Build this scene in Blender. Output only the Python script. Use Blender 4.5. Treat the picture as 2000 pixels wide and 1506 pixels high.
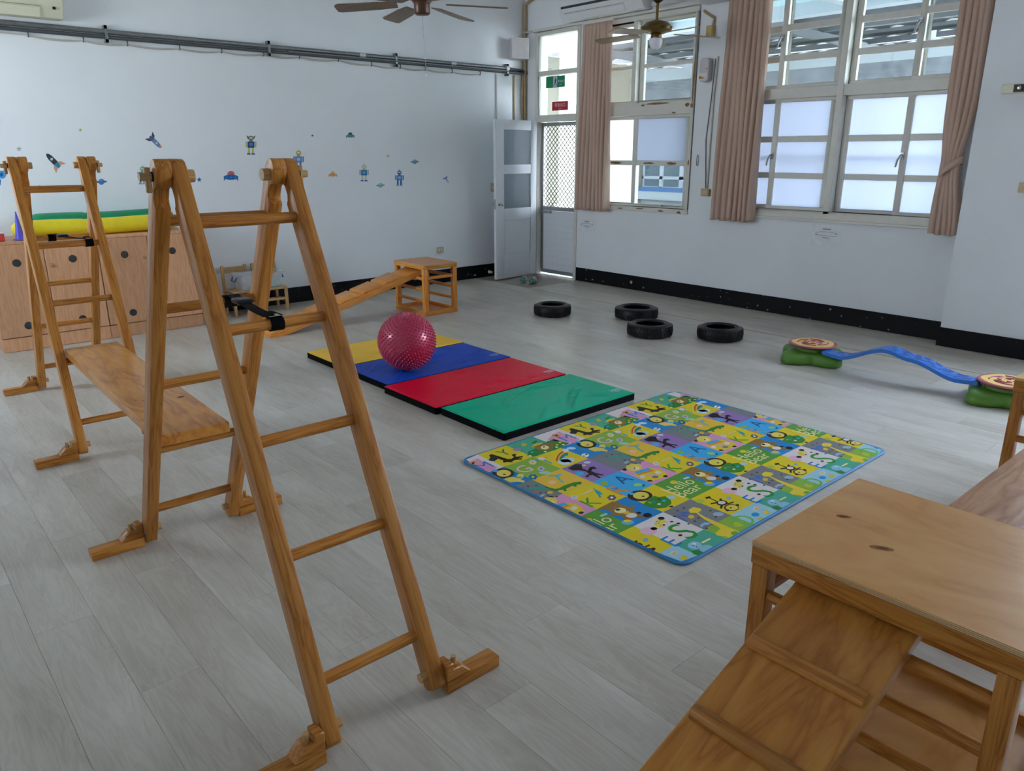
import bpy, bmesh, math, random
import numpy as np
from mathutils import Vector, Matrix
for o in list(bpy.data.objects): bpy.data.objects.remove(o)
SC = bpy.context.scene; COL = SC.collection
PI = math.pi; RAD = math.radians
random.seed(7)

# ------------------------------------------------------------------ camera, world, exposure
CAM_H, YAW, PITCH, ROLL, FPX, CX, CY = 1.55, RAD(48.84), RAD(17.105), RAD(-.0907), 1475.5, 1000., 753.
_F = np.array([math.cos(PITCH)*math.cos(YAW), math.cos(PITCH)*math.sin(YAW), -math.sin(PITCH)])
_r = np.array([math.sin(YAW), -math.cos(YAW), 0.]); _u = np.cross(_r, _F)
_R = math.cos(ROLL)*_r+math.sin(ROLL)*_u; _U = -math.sin(ROLL)*_r+math.cos(ROLL)*_u
_C = np.array([0., 0., CAM_H])
def PX(x, y, ax, val):
    """photo pixel -> point where its sight line meets the plane (axis ax = val)"""
    d = _F*FPX+_R*(x-CX)-_U*(y-CY); t = (val-_C[ax])/d[ax]; p = _C+t*d
    return Vector(p)
def PRJ(p):
    d = np.array(p, float)-_C; z = d@_F
    return (CX+FPX*(d@_R)/z, CY-FPX*(d@_U)/z, z)
cd = bpy.data.cameras.new('camera'); cam = bpy.data.objects.new('camera', cd); COL.objects.link(cam)
cd.sensor_fit = 'HORIZONTAL'; cd.sensor_width = 36; cd.lens = FPX/2000*36; cd.clip_start = .05; cd.clip_end = 200
m = Matrix(((_R[0], _U[0], -_F[0], 0), (_R[1], _U[1], -_F[1], 0), (_R[2], _U[2], -_F[2], CAM_H), (0, 0, 0, 1)))
cam.matrix_world = m; SC.camera = cam
W = bpy.data.worlds.new('sky'); SC.world = W; W.use_nodes = True
wn = W.node_tree.nodes; wl = W.node_tree.links
bg = wn['Background']
tc = wn.new('ShaderNodeTexCoord'); sx = wn.new('ShaderNodeSeparateXYZ'); cr = wn.new('ShaderNodeValToRGB')
wl.new(tc.outputs['Generated'], sx.inputs[0]); wl.new(sx.outputs['Z'], cr.inputs[0]); wl.new(cr.outputs[0], bg.inputs['Color'])
cr.color_ramp.elements[0].position = 0.; cr.color_ramp.elements[0].color = (.82, .91, 1., 1)
cr.color_ramp.elements[1].position = .7; cr.color_ramp.elements[1].color = (.58, .75, 1., 1)
bg.inputs['Strength'].default_value = 4.5
SC.view_settings.view_transform = 'Standard'; SC.view_settings.look = 'None'
SC.view_settings.gamma = 1.; SC.view_settings.use_curve_mapping = False
SC.view_settings.exposure = 2.78
SUN = bpy.data.lights.new('sun', 'SUN'); SUN.energy = 2.2; SUN.angle = RAD(1.5); SUN.color = (1, .95, .86)
so = bpy.data.objects.new('sun', SUN); COL.objects.link(so); so.location = (12, 0, 14)
so.rotation_euler = Vector((.12, -.62, -1.)).to_track_quat('-Z', 'Y').to_euler()   # falls away from the windows, onto the yard and the house across

def portal(name, loc, sy, sz, facing):
    l = bpy.data.lights.new(name, 'AREA'); l.shape = 'RECTANGLE'; l.size = sy; l.size_y = sz; l.cycles.is_portal = True
    o = bpy.data.objects.new(name, l); COL.objects.link(o); o.location = loc
    o.rotation_euler = Vector(facing).to_track_quat('-Z', 'Z').to_euler()
XR, YB, XL, YN, ZC = 6.94, 7.67, -1.45, -4.4, 3.5     # window wall, back wall, left wall, near wall, ceiling
portal('daylight_portal', (XR+.16, 3.49, 1.98), 2.3, 2.1, (-1, 0, 0))
portal('daylight_portal', (XR+.16, 5.86, 1.94), 1.66, 2.05, (-1, 0, 0))
portal('daylight_portal', (XR+.16, 7.1, 1.9), .8, 2.1, (-1, 0, 0))
portal('daylight_portal', (XR+.16, .12, 1.98), 2.2, 2.1, (-1, 0, 0))
portal('daylight_portal', (XR+.16, -2.45, 1.98), 2.2, 2.1, (-1, 0, 0))
portal('daylight_portal', (XL-.16, 6.2, 2.2), 1.1, 1.2, (1, 0, 0))

# ------------------------------------------------------------------ colours and materials
def S(r, g, b):
    f = lambda c: (c/255/12.92 if c/255 <= .04045 else ((c/255+.055)/1.055)**2.4)
    return (f(r), f(g), f(b), 1.)
def newmat(name):
    m = bpy.data.materials.new(name); m.use_nodes = True; nt = m.node_tree
    return m, nt, nt.nodes, nt.links, nt.nodes['Principled BSDF']
def noise(N, L, vec, scale, detail=3, rough=.55, dist=0):
    n = N.new('ShaderNodeTexNoise'); n.inputs['Scale'].default_value = scale; n.inputs['Detail'].default_value = detail
    n.inputs['Roughness'].default_value = rough; n.inputs['Distortion'].default_value = dist
    if vec is not None: L.new(vec, n.inputs['Vector'])
    return n
def ramp(N, L, fac, stops):
    r = N.new('ShaderNodeValToRGB'); e = r.color_ramp.elements
    while len(e) < len(stops): e.new(.5)
    for k, (p, c) in enumerate(stops): e[k].position = p; e[k].color = c
    L.new(fac, r.inputs[0]); return r
def bump(N, L, h, P, strength=.1, dist=.01):
    b = N.new('ShaderNodeBump'); b.inputs['Strength'].default_value = strength; b.inputs['Distance'].default_value = dist
    L.new(h, b.inputs['Height']); L.new(b.outputs[0], P.inputs['Normal'])
MATS = {}
def plain(name, col, rough=.5, metal=0, var=.06, scale=18, spec=.5, bmp=0, coat=0):
    if name in MATS: return MATS[name]
    m, nt, N, L, P = newmat(name)
    t = N.new('ShaderNodeTexCoord'); n = noise(N, L, t.outputs['Object'], scale)
    a = tuple(c*(1-var) for c in col[:3])+(1,); b = tuple(min(1, c*(1+var)) for c in col[:3])+(1,)
    r = ramp(N, L, n.outputs['Fac'], [(.3, a), (.7, b)]); L.new(r.outputs[0], P.inputs['Base Color'])
    P.inputs['Roughness'].default_value = rough; P.inputs['Metallic'].default_value = metal
    P.inputs['Specular IOR Level'].default_value = spec; P.inputs['Coat Weight'].default_value = coat
    if bmp: bump(N, L, n.outputs['Fac'], P, bmp)
    MATS[name] = m; return m
def wood(name, dark, mid, light, sc=(1.1, 16, 16), rough=.34, ns=2.2, coat=.15, knots=False):
    m, nt, N, L, P = newmat(name)
    t = N.new('ShaderNodeTexCoord'); oi = N.new('ShaderNodeObjectInfo')
    mul = N.new('ShaderNodeVectorMath'); mul.operation = 'SCALE'; cmb = N.new('ShaderNodeCombineXYZ')
    for k in range(3): L.new(oi.outputs['Random'], cmb.inputs[k])
    L.new(cmb.outputs[0], mul.inputs[0]); mul.inputs['Scale'].default_value = 37.
    add = N.new('ShaderNodeVectorMath'); L.new(t.outputs['Object'], add.inputs[0]); L.new(mul.outputs[0], add.inputs[1])
    mp = N.new('ShaderNodeMapping'); mp.inputs['Scale'].default_value = sc; L.new(add.outputs[0], mp.inputs[0])
    n1 = noise(N, L, mp.outputs[0], ns, 4, .5, .8)
    w = N.new('ShaderNodeMath'); w.operation = 'MULTIPLY'; w.inputs[1].default_value = 9.; L.new(n1.outputs['Fac'], w.inputs[0])
    fr = N.new('ShaderNodeMath'); fr.operation = 'PINGPONG'; fr.inputs[1].default_value = 1.; L.new(w.outputs[0], fr.inputs[0])
    n2 = noise(N, L, mp.outputs[0], ns*6, 3, .6)
    mx = N.new('ShaderNodeMath'); mx.operation = 'MULTIPLY_ADD'; mx.inputs[1].default_value = .55
    L.new(fr.outputs[0], mx.inputs[0])
    sc2 = N.new('ShaderNodeMath'); sc2.operation = 'MULTIPLY'; sc2.inputs[1].default_value = .45; L.new(n2.outputs['Fac'], sc2.inputs[0])
    L.new(sc2.outputs[0], mx.inputs[2])
    r = ramp(N, L, mx.outputs[0], [(.08, dark), (.38, mid), (.8, light)])
    hs = N.new('ShaderNodeHueSaturation'); L.new(r.outputs[0], hs.inputs['Color'])
    rv = N.new('ShaderNodeMapRange'); rv.inputs['To Min'].default_value = .84; rv.inputs['To Max'].default_value = 1.1
    L.new(oi.outputs['Random'], rv.inputs[0]); L.new(rv.outputs[0], hs.inputs['Value'])
    L.new(hs.outputs[0], P.inputs['Base Color'])
    P.inputs['Roughness'].default_value = rough; P.inputs['Specular IOR Level'].default_value = .32; P.inputs['Coat Weight'].default_value = coat*.5; P.inputs['Coat Roughness'].default_value = .25
    bump(N, L, n2.outputs['Fac'], P, .05, .004)
    MATS[name] = m; return m
PINE = wood('varnished_pine', S(140, 80, 26), S(184, 116, 46), S(202, 138, 64))
PINE_TOP = wood('varnished_pine_board', S(158, 94, 36), S(198, 128, 56), S(214, 148, 70), sc=(1.2, 6.5, 6.5), ns=1.6, rough=.3)
PLY = wood('birch_plywood_top', S(204, 140, 72), S(218, 156, 84), S(226, 168, 98), sc=(1.6, 3.2, 3.2), ns=1.1, rough=.28)
PLYEDGE = wood('plywood_edge', S(120, 84, 50), S(190, 160, 120), S(205, 178, 140), sc=(1, 1, 260), ns=1., rough=.5)
LITPINE = wood('lit_varnished_pine', S(196, 112, 42), S(228, 146, 62), S(238, 164, 80), rough=.33)  # pine made lighter and more orange, its stronger light put into the colour
BEECH = wood('beech_laminate', S(196, 140, 98), S(212, 156, 114), S(220, 166, 126), sc=(14, 14, 1.2), ns=2.2, rough=.45, coat=0)
CHAIRW = wood('pale_chair_wood', S(170, 128, 76), S(196, 154, 100), S(210, 172, 120), rough=.4)
FANW = wood('fan_blade_wood', S(92, 76, 62), S(122, 102, 84), S(140, 120, 100), rough=.4, coat=0)
FANT = wood('tan_fan_blade', S(140, 116, 84), S(168, 142, 106), S(180, 156, 122), rough=.35, coat=0)

def floor_mat():
    m, nt, N, L, P = newmat('pale_oak_vinyl')
    t = N.new('ShaderNodeTexCoord'); oi = N.new('ShaderNodeObjectInfo')
    cmb = N.new('ShaderNodeCombineXYZ')
    for k in range(3): L.new(oi.outputs['Random'], cmb.inputs[k])
    mul = N.new('ShaderNodeVectorMath'); mul.operation = 'SCALE'; mul.inputs['Scale'].default_value = 53.; L.new(cmb.outputs[0], mul.inputs[0])
    add = N.new('ShaderNodeVectorMath'); L.new(t.outputs['Object'], add.inputs[0]); L.new(mul.outputs[0], add.inputs[1])
    mp = N.new('ShaderNodeMapping'); mp.inputs['Scale'].default_value = (9, 1.1, 1); L.new(add.outputs[0], mp.inputs[0])
    n1 = noise(N, L, mp.outputs[0], 1.5, 5, .55, 1.2)
    w = N.new('ShaderNodeMath'); w.operation = 'MULTIPLY'; w.inputs[1].default_value = 14.; L.new(n1.outputs['Fac'], w.inputs[0])
    fr = N.new('ShaderNodeMath'); fr.operation = 'PINGPONG'; fr.inputs[1].default_value = 1.; L.new(w.outputs[0], fr.inputs[0])
    mp2 = N.new('ShaderNodeMapping'); mp2.inputs['Scale'].default_value = (90, 3, 1); L.new(add.outputs[0], mp2.inputs[0])
    n2 = noise(N, L, mp2.outputs[0], 2., 4, .6)
    mp3 = N.new('ShaderNodeMapping'); mp3.inputs['Scale'].default_value = (3.2, .8, 1); L.new(add.outputs[0], mp3.inputs[0])
    n3 = noise(N, L, mp3.outputs[0], 1.6, 3, .5)
    a1 = N.new('ShaderNodeMath'); a1.operation = 'MULTIPLY'; a1.inputs[1].default_value = .12; L.new(fr.outputs[0], a1.inputs[0])
    a2 = N.new('ShaderNodeMath'); a2.operation = 'MULTIPLY_ADD'; a2.inputs[1].default_value = .22; L.new(n2.outputs['Fac'], a2.inputs[0]); L.new(a1.outputs[0], a2.inputs[2])
    a3 = N.new('ShaderNodeMath'); a3.operation = 'MULTIPLY_ADD'; a3.inputs[1].default_value = .66; L.new(n3.outputs['Fac'], a3.inputs[0]); L.new(a2.outputs[0], a3.inputs[2])
    r = ramp(N, L, a3.outputs[0], [(.22, S(164, 153, 138)), (.46, S(192, 183, 170)), (.72, S(212, 205, 194))])
    hs = N.new('ShaderNodeHueSaturation'); L.new(r.outputs[0], hs.inputs['Color'])
    rv = N.new('ShaderNodeMapRange'); rv.inputs['To Min'].default_value = .972; rv.inputs['To Max'].default_value = 1.028
    L.new(oi.outputs['Random'], rv.inputs[0]); L.new(rv.outputs[0], hs.inputs['Value']); L.new(hs.outputs[0], P.inputs['Base Color'])
    P.inputs['Roughness'].default_value = .34; P.inputs['Specular IOR Level'].default_value = .55
    bump(N, L, n2.outputs['Fac'], P, .03, .001)
    return m
FLOOR = floor_mat()
def wall_mat(name, col, dirt):
    m, nt, N, L, P = newmat(name)
    t = N.new('ShaderNodeTexCoord')
    n = noise(N, L, t.outputs['Object'], 1.3, 5, .6); n2 = noise(N, L, t.outputs['Object'], 60, 2)
    n3 = noise(N, L, t.outputs['Object'], 6.5, 6, .75)
    r = ramp(N, L, n.outputs['Fac'], [(.3, tuple(c*.955 for c in col[:3])+(1,)), (.65, col)])
    r3 = ramp(N, L, n3.outputs['Fac'], [(.70, (1, 1, 1, 1)), (.80, dirt)])
    mx = N.new('ShaderNodeMix'); mx.data_type = 'RGBA'; mx.blend_type = 'MULTIPLY'; mx.inputs['Factor'].default_value = .45
    L.new(r.outputs[0], mx.inputs['A']); L.new(r3.outputs[0], mx.inputs['B']); L.new(mx.outputs['Result'], P.inputs['Base Color'])
    P.inputs['Roughness'].default_value = .62; P.inputs['Specular IOR Level'].default_value = .3
    bump(N, L, n2.outputs['Fac'], P, .08, .004); return m
WALL = wall_mat('white_wall_paint', S(243, 245, 248), S(196, 194, 190))
CEIL = wall_mat('white_ceiling_paint', S(242, 243, 245), S(210, 208, 204))
def skirting_mat():
    m, nt, N, L, P = newmat('black_skirting_paint')
    t = N.new('ShaderNodeTexCoord'); n = noise(N, L, t.outputs['Object'], 16, 5, .62)
    r = ramp(N, L, n.outputs['Fac'], [(.0, S(9, 10, 14)), (.665, S(10, 11, 15)), (.685, S(190, 188, 184))])
    L.new(r.outputs[0], P.inputs['Base Color']); P.inputs['Roughness'].default_value = .5; P.inputs['Specular IOR Level'].default_value = .2; return m
SKIRT = skirting_mat()
FRAME = plain('cream_window_paint', S(226, 222, 212), .4, var=.03)
WHITE = plain('white_plastic', S(236, 236, 236), .35, var=.015)
DOORW = plain('white_door_paint', S(232, 235, 240), .35, var=.02)
IVORY = plain('ivory_plastic', S(228, 224, 200), .38, var=.02)
GREYW = plain('grey_white_plastic', S(206, 204, 204), .45, var=.02)
ALU = plain('aluminium', S(170, 172, 174), .35, .8, var=.04)
STEEL = plain('grey_steel_conduit', S(128, 130, 132), .38, .55, var=.12, scale=30)
DKSTEEL = plain('dark_steel_conduit', S(84, 88, 92), .45, .3, var=.1)
CHROME = plain('chrome', S(210, 208, 204), .15, 1., var=.02)
BRASS = plain('antique_brass', S(120, 96, 52), .3, .85, var=.12)
BRONZE = plain('brown_fan_motor', S(92, 62, 44), .35, .3, var=.1)
BLACK = plain('black_fabric', S(9, 9, 10), .85, var=.2, scale=120, bmp=.1, spec=.12)
BLKPL = plain('black_plastic', S(22, 22, 24), .4)
RUBBER = plain('black_rubber', S(13, 14, 17), .38, var=.25, scale=40, bmp=.08, spec=.4)
TAN = plain('tan_conduit', S(176, 148, 104), .5, var=.08)
TANBOX = plain('tan_plastic_box', S(196, 168, 110), .45, var=.05)
CREAM = plain('cream_wire', S(204, 198, 184), .5)
BEIGE = plain('beige_switch_plate', S(206, 184, 150), .4, var=.03)
CHIP = plain('bare_wood_chip', S(140, 106, 62), .7, var=.3, scale=60)
GREEN = plain('green_plastic', S(92, 142, 52), .38, var=.06)
BLUE = plain('blue_plastic', S(52, 122, 214), .33, var=.05)
BLUED = plain('dark_blue_plastic', S(10, 52, 124), .4, var=.05)
MAROON = plain('maroon_disc', S(176, 88, 106), .4, var=.05)
DISCY = plain('yellow_disc', S(240, 200, 116), .42, var=.04)
BALLM = plain('pearl_magenta_vinyl', S(196, 48, 88), .27, .15, var=.05, spec=.7, coat=.3)
VENT = plain('dark_vent_disc', S(52, 50, 50), .6, var=.1)
TEAL = plain('teal_foam', S(74, 132, 116), .6, var=.08)
TERR = plain('terrazzo_tile', S(142, 130, 116), .3, var=.1, scale=90)
EXTW = plain('cream_outside_wall', S(138, 134, 118), .7, var=.04)
EXTWH = plain('white_outside_wall', S(188, 192, 198), .7, var=.03)
EXTB = plain('blue_ledge_paint', S(84, 124, 176), .6)
EXTG = plain('grey_window_pane_outside', S(104, 118, 126), .25)
EXTT = plain('peach_wall_tile', S(196, 168, 142), .5, var=.05)
CONC = plain('stained_concrete', S(134, 136, 142), .85, var=.25, scale=4)
CORR = plain('grey_corrugated_sheet', S(92, 92, 92), .6, var=.08, scale=6)
YARD = plain('pale_yard_paving', S(168, 160, 146), .8, var=.06, scale=3)
YELLOWP = plain('yellow_post_paint', S(238, 206, 60), .5)
def cloth(name, col, var=.1, bmp=.25, scale=140, rough=.75):
    return plain(name, col, rough, 0, var, scale, .3, bmp)
CURT = cloth('taupe_curtain_cloth', S(208, 178, 160), .06)
VYEL = plain('yellow_vinyl', S(240, 214, 36), .35, var=.04)
VGRN = plain('green_vinyl', S(20, 140, 92), .4, var=.05)
VPUR = plain('purple_vinyl', S(88, 78, 190), .4, var=.05)
def vinyl(name, col):
    m, nt, N, L, P = newmat(name)
    t = N.new('ShaderNodeTexCoord'); n = noise(N, L, t.outputs['Object'], 5, 3, .5, 1.)
    P.inputs['Base Color'].default_value = col; P.inputs['Roughness'].default_value = .45; P.inputs['Specular IOR Level'].default_value = .13
    r = ramp(N, L, n.outputs['Fac'], [(.35, tuple(c*.93 for c in col[:3])+(1,)), (.65, col)]); L.new(r.outputs[0], P.inputs['Base Color'])
    return m
M_YEL, M_BLU, M_RED, M_GRN = vinyl('mat_yellow_vinyl', S(252, 200, 66)), vinyl('mat_blue_vinyl', S(30, 76, 190)), vinyl('mat_red_vinyl', S(232, 14, 54)), vinyl('mat_green_vinyl', S(0, 178, 136))
def glass_mat(name, tint, gloss, rough=.02):
    m, nt, N, L, P = newmat(name); N.remove(P)
    out = N['Material Output']; tr = N.new('ShaderNodeBsdfTransparent'); gl = N.new('ShaderNodeBsdfGlossy'); mx = N.new('ShaderNodeMixShader')
    tr.inputs[0].default_value = tint; gl.inputs['Roughness'].default_value = rough
    fr = N.new('ShaderNodeLayerWeight'); fr.inputs[0].default_value = .25
    mr = N.new('ShaderNodeMapRange'); mr.inputs['To Min'].default_value = gloss; mr.inputs['To Max'].default_value = .35; L.new(fr.outputs['Facing'], mr.inputs[0])
    L.new(mr.outputs[0], mx.inputs[0]); L.new(tr.outputs[0], mx.inputs[1]); L.new(gl.outputs[0], mx.inputs[2]); L.new(mx.outputs[0], out.inputs[0]); return m
GLASS2 = glass_mat('undimmed_window_glass', (.95, .97, .97, 1), .03)  # same glass without the dimming, for panes where the outside glares
GLASS = glass_mat('dimmed_window_glass', (.70, .74, .74, 1), .03)  # tint darkened to hold back the brightness of the yard
def milky():
    m, nt, N, L, P = newmat('milky_clear_plastic'); N.remove(P); out = N['Material Output']
    t = N.new('ShaderNodeTexCoord'); n = noise(N, L, t.outputs['Object'], 12, 2)
    r = ramp(N, L, n.outputs['Fac'], [(.3, (.26, .26, .26, 1)), (.7, (.36, .36, .36, 1))])
    tr = N.new('ShaderNodeBsdfTransparent'); df = N.new('ShaderNodeBsdfDiffuse'); df.inputs[0].default_value = (.85, .87, .9, 1); mx = N.new('ShaderNodeMixShader')
    L.new(r.outputs[0], mx.inputs[0]); L.new(tr.outputs[0], mx.inputs[1]); L.new(df.outputs[0], mx.inputs[2]); L.new(mx.outputs[0], out.inputs[0]); return m
CLEARPL = milky()
def frosted(name, col, tr_amt):
    m, nt, N, L, P = newmat(name); N.remove(P); out = N['Material Output']
    t = N.new('ShaderNodeTexCoord'); n = noise(N, L, t.outputs['Object'], 90, 2)
    tl = N.new('ShaderNodeBsdfTranslucent'); tl.inputs[0].default_value = col
    tp = N.new('ShaderNodeBsdfTransparent'); tp.inputs[0].default_value = (.9, .95, 1, 1)
    gl = N.new('ShaderNodeBsdfGlossy'); gl.inputs['Roughness'].default_value = .3
    b = N.new('ShaderNodeBump'); b.inputs['Strength'].default_value = .3; L.new(n.outputs['Fac'], b.inputs['Height']); L.new(b.outputs[0], gl.inputs['Normal'])
    m1 = N.new('ShaderNodeMixShader'); m1.inputs[0].default_value = tr_amt; L.new(tl.outputs[0], m1.inputs[1]); L.new(tp.outputs[0], m1.inputs[2])
    m2 = N.new('ShaderNodeMixShader'); m2.inputs[0].default_value = .06; L.new(m1.outputs[0], m2.inputs[1]); L.new(gl.outputs[0], m2.inputs[2])
    L.new(m2.outputs[0], out.inputs[0]); return m
SOFFIT = plain('pale_blue_soffit', S(196, 226, 234), .6, var=.03)
FROST = frosted('dimmed_frosted_glass', (.38, .40, .45, 1), .06)  # tint darkened so the daylit panes do not glare
FROST2 = frosted('bright_frosted_glass', (.80, .84, .84, 1), .2)  # brighter copy of the frosted glass, for panes that glare
FROSTD = frosted('frosted_door_glass', (.5, .58, .6, 1), .25)
def print_mat():
    m, nt, N, L, P = newmat('printed_colours')
    a = N.new('ShaderNodeVertexColor'); a.layer_name = 'Col'; L.new(a.outputs[0], P.inputs['Base Color'])
    P.inputs['Roughness'].default_value = .5; P.inputs['Specular IOR Level'].default_value = .1; return m
PRINT = print_mat()

# ------------------------------------------------------------------ mesh helpers
def link(o, parent=None):
    COL.objects.link(o)
    if parent is not None: o.parent = parent
    return o
class B:
    def __init__(s): s.v = []; s.f = []; s.mi = []
    def add(s, vs, fs, mi=0):
        k = len(s.v); s.v += [tuple(v) for v in vs]; s.f += [tuple(i+k for i in f) for f in fs]; s.mi += [mi]*len(fs); return s
    def box(s, x0, x1, y0, y1, z0, z1, mi=0):
        return s.add([(x0,y0,z0),(x1,y0,z0),(x1,y1,z0),(x0,y1,z0),(x0,y0,z1),(x1,y0,z1),(x1,y1,z1),(x0,y1,z1)],
                     [(0,3,2,1),(4,5,6,7),(0,1,5,4),(1,2,6,5),(2,3,7,6),(3,0,4,7)], mi)
    def cyl(s, p0, p1, r, n=14, r1=None, caps=True, mi=0):
        return s.tube([p0, p1], [r, r if r1 is None else r1], n, caps, mi)
    def tube(s, pts, r, n=8, caps=True, mi=0):
        pts = [Vector(p) for p in pts]; rs = r if isinstance(r, (list, tuple)) else [r]*len(pts)
        vs = []; fs = []; N0 = None
        for k, p in enumerate(pts):
            d = (pts[min(k+1, len(pts)-1)]-pts[max(k-1, 0)]).normalized()
            if N0 is None: N0 = d.orthogonal().normalized()
            N0 = (N0-d*N0.dot(d)).normalized(); b = d.cross(N0)
            for j in range(n):
                a = 2*PI*j/n; vs.append(p+(N0*math.cos(a)+b*math.sin(a))*rs[k])
        for k in range(len(pts)-1):
            for j in range(n): fs.append((k*n+j, k*n+(j+1) % n, (k+1)*n+(j+1) % n, (k+1)*n+j))
        if caps: fs.append(tuple(range(n-1, -1, -1))); fs.append(tuple((len(pts)-1)*n+j for j in range(n)))
        return s.add(vs, fs, mi)
    def lathe(s, prof, n=32, mi=0, c=(0, 0, 0), close=False):
        vs = []; fs = []; m = len(prof)
        for j in range(n):
            a = 2*PI*j/n
            for (r, z) in prof: vs.append((c[0]+r*math.cos(a), c[1]+r*math.sin(a), c[2]+z))
        for j in range(n):
            for k in range(m if close else m-1):
                k2 = (k+1) % m; j2 = (j+1) % n; fs.append((j*m+k, j2*m+k, j2*m+k2, j*m+k2))
        return s.add(vs, fs, mi)
    def prism(s, poly, d0, d1, ax=2, mi=0):
        n = len(poly)
        def P(p, d): return (p[0], p[1], d) if ax == 2 else ((p[0], d, p[1]) if ax == 1 else (d, p[0], p[1]))
        vs = [P(p, d0) for p in poly]+[P(p, d1) for p in poly]
        fs = [tuple(range(n-1, -1, -1)), tuple(range(n, 2*n))]+[(k, (k+1) % n, n+(k+1) % n, n+k) for k in range(n)]
        return s.add(vs, fs, mi)
    def obj(s, name, mats, parent=None, loc=(0, 0, 0), rot=(0, 0, 0), bevel=0, seg=1, smooth=38, recalc=True):
        me = bpy.data.meshes.new(name); me.from_pydata(s.v, [], s.f)
        for mt in (mats if isinstance(mats, (list, tuple)) else [mats]): me.materials.append(mt)
        if any(s.mi): me.polygons.foreach_set('material_index', s.mi)
        if bevel or recalc:
            bm = bmesh.new(); bm.from_mesh(me)
            bmesh.ops.remove_doubles(bm, verts=bm.verts, dist=1e-6)
            bmesh.ops.recalc_face_normals(bm, faces=bm.faces)
            if bevel:
                es = [e for e in bm.edges if len(e.link_faces) == 2 and e.calc_face_angle(0) > RAD(40)]
                bmesh.ops.bevel(bm, geom=es, offset=bevel, segments=seg, affect='EDGES', profile=.6, clamp_overlap=True)
            bm.to_mesh(me); bm.free()
        if smooth: me.shade_smooth(); me.set_sharp_from_angle(angle=RAD(smooth))
        o = bpy.data.objects.new(name, me); link(o, parent); o.location = loc; o.rotation_euler = rot
        return o
def bar(name, p0, p1, w, h, mat, parent=None, bevel=.003, seg=1, side=None):
    """board whose mesh runs along local X; w across 'side', h across the other way"""
    p0 = Vector(p0); p1 = Vector(p1); d = (p1-p0); Ln = d.length; d.normalize()
    if side is None: side = Vector((0, 0, 1)).cross(d) if abs(d.z) < .95 else Vector((0, 1, 0))
    side = Vector(side); side = (side-d*side.dot(d)).normalized(); up = d.cross(side)
    b = B().box(-Ln/2, Ln/2, -w/2, w/2, -h/2, h/2); o = b.obj(name, mat, parent, bevel=bevel, seg=seg)
    R = Matrix((d, side, up)).transposed().to_4x4(); R.translation = (p0+p1)/2; o.matrix_local = R
    return o
def rod(name, p0, p1, r, mat, parent=None, n=16):
    p0 = Vector(p0); p1 = Vector(p1); d = p1-p0; Ln = d.length; d.normalize()
    o = B().cyl((-Ln/2, 0, 0), (Ln/2, 0, 0), r, n).obj(name, mat, parent)
    sd = d.orthogonal().normalized(); R = Matrix((d, sd, d.cross(sd))).transposed().to_4x4(); R.translation = (p0+p1)/2; o.matrix_local = R
    return o
def tag(o, label=None, cat=None, group=None, kind=None):
    if label: o['label'] = label
    if cat: o['category'] = cat
    if group: o['group'] = group
    if kind: o['kind'] = kind
    return o
def thing(name, label, cat, loc=(0, 0, 0), rz=0, group=None):
    o = bpy.data.objects.new(name, None); o.empty_display_size = .1; link(o); o.location = loc; o.rotation_euler = (0, 0, rz)
    return tag(o, label, cat, group)
def struct(o): o['kind'] = 'structure'; return o
def sempty(name, loc=(0, 0, 0)):
    o = bpy.data.objects.new(name, None); o.empty_display_size = .1; link(o); o.location = loc; return struct(o)
def dup(o, parent=None):
    c = o.copy(); COL.objects.link(c); c.parent = parent
    for ch in list(o.children): dup(ch, c)
    return c
def lin(a, b, t): return a+(b-a)*t
def rrect(x0, x1, y0, y1, r, n=5):
    out = []
    for cx, cy, a0 in ((x1-r, y1-r, 0), (x0+r, y1-r, 90), (x0+r, y0+r, 180), (x1-r, y0+r, 270)):
        for k in range(n+1): a = RAD(a0+90*k/n); out.append((cx+r*math.cos(a), cy+r*math.sin(a)))
    return out
def ell(cx, cy, rx, ry, n=18, rot=0):
    return [(cx+rx*math.cos(t)*math.cos(rot)-ry*math.sin(t)*math.sin(rot), cy+rx*math.cos(t)*math.sin(rot)+ry*math.sin(t)*math.cos(rot)) for t in [2*PI*k/n for k in range(n)]]
def star(cx, cy, r, rot=PI/2): return [(cx+(r if k % 2 == 0 else r*.42)*math.cos(rot+k*PI/5), cy+(r if k % 2 == 0 else r*.42)*math.sin(rot+k*PI/5)) for k in range(10)]
_glyph = {}
def text_polys(txt, cx, cy, h, rot=0., shear=0.):
    """triangulated outlines of some lettering centred at cx, cy with height h"""
    if txt not in _glyph:
        cu = bpy.data.curves.new('t', 'FONT'); cu.body = txt; cu.size = 1; cu.resolution_u = 3
        o = bpy.data.objects.new('t', cu); COL.objects.link(o); dg = bpy.context.evaluated_depsgraph_get()
        me = o.evaluated_get(dg).to_mesh()
        vs = [(v.co.x, v.co.y) for v in me.vertices]; fs = [tuple(p.vertices) for p in me.polygons]
        o.evaluated_get(dg).to_mesh_clear(); bpy.data.objects.remove(o); bpy.data.curves.remove(cu)
        xs = [v[0] for v in vs] or [0]; ys = [v[1] for v in vs] or [0]
        x0, x1, y0, y1 = min(xs), max(xs), min(ys), max(ys); hh = max(y1-y0, 1e-3)
        _glyph[txt] = ([((x-(x0+x1)/2)/hh, (y-(y0+y1)/2)/hh) for x, y in vs], fs)
    vs, fs = _glyph[txt]; c, s_ = math.cos(rot), math.sin(rot)
    q = [(cx+h*(x*c-y*s_), cy+h*(x*s_+y*c)) for x, y in vs]
    return [[q[i] for i in f] for f in fs]
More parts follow.
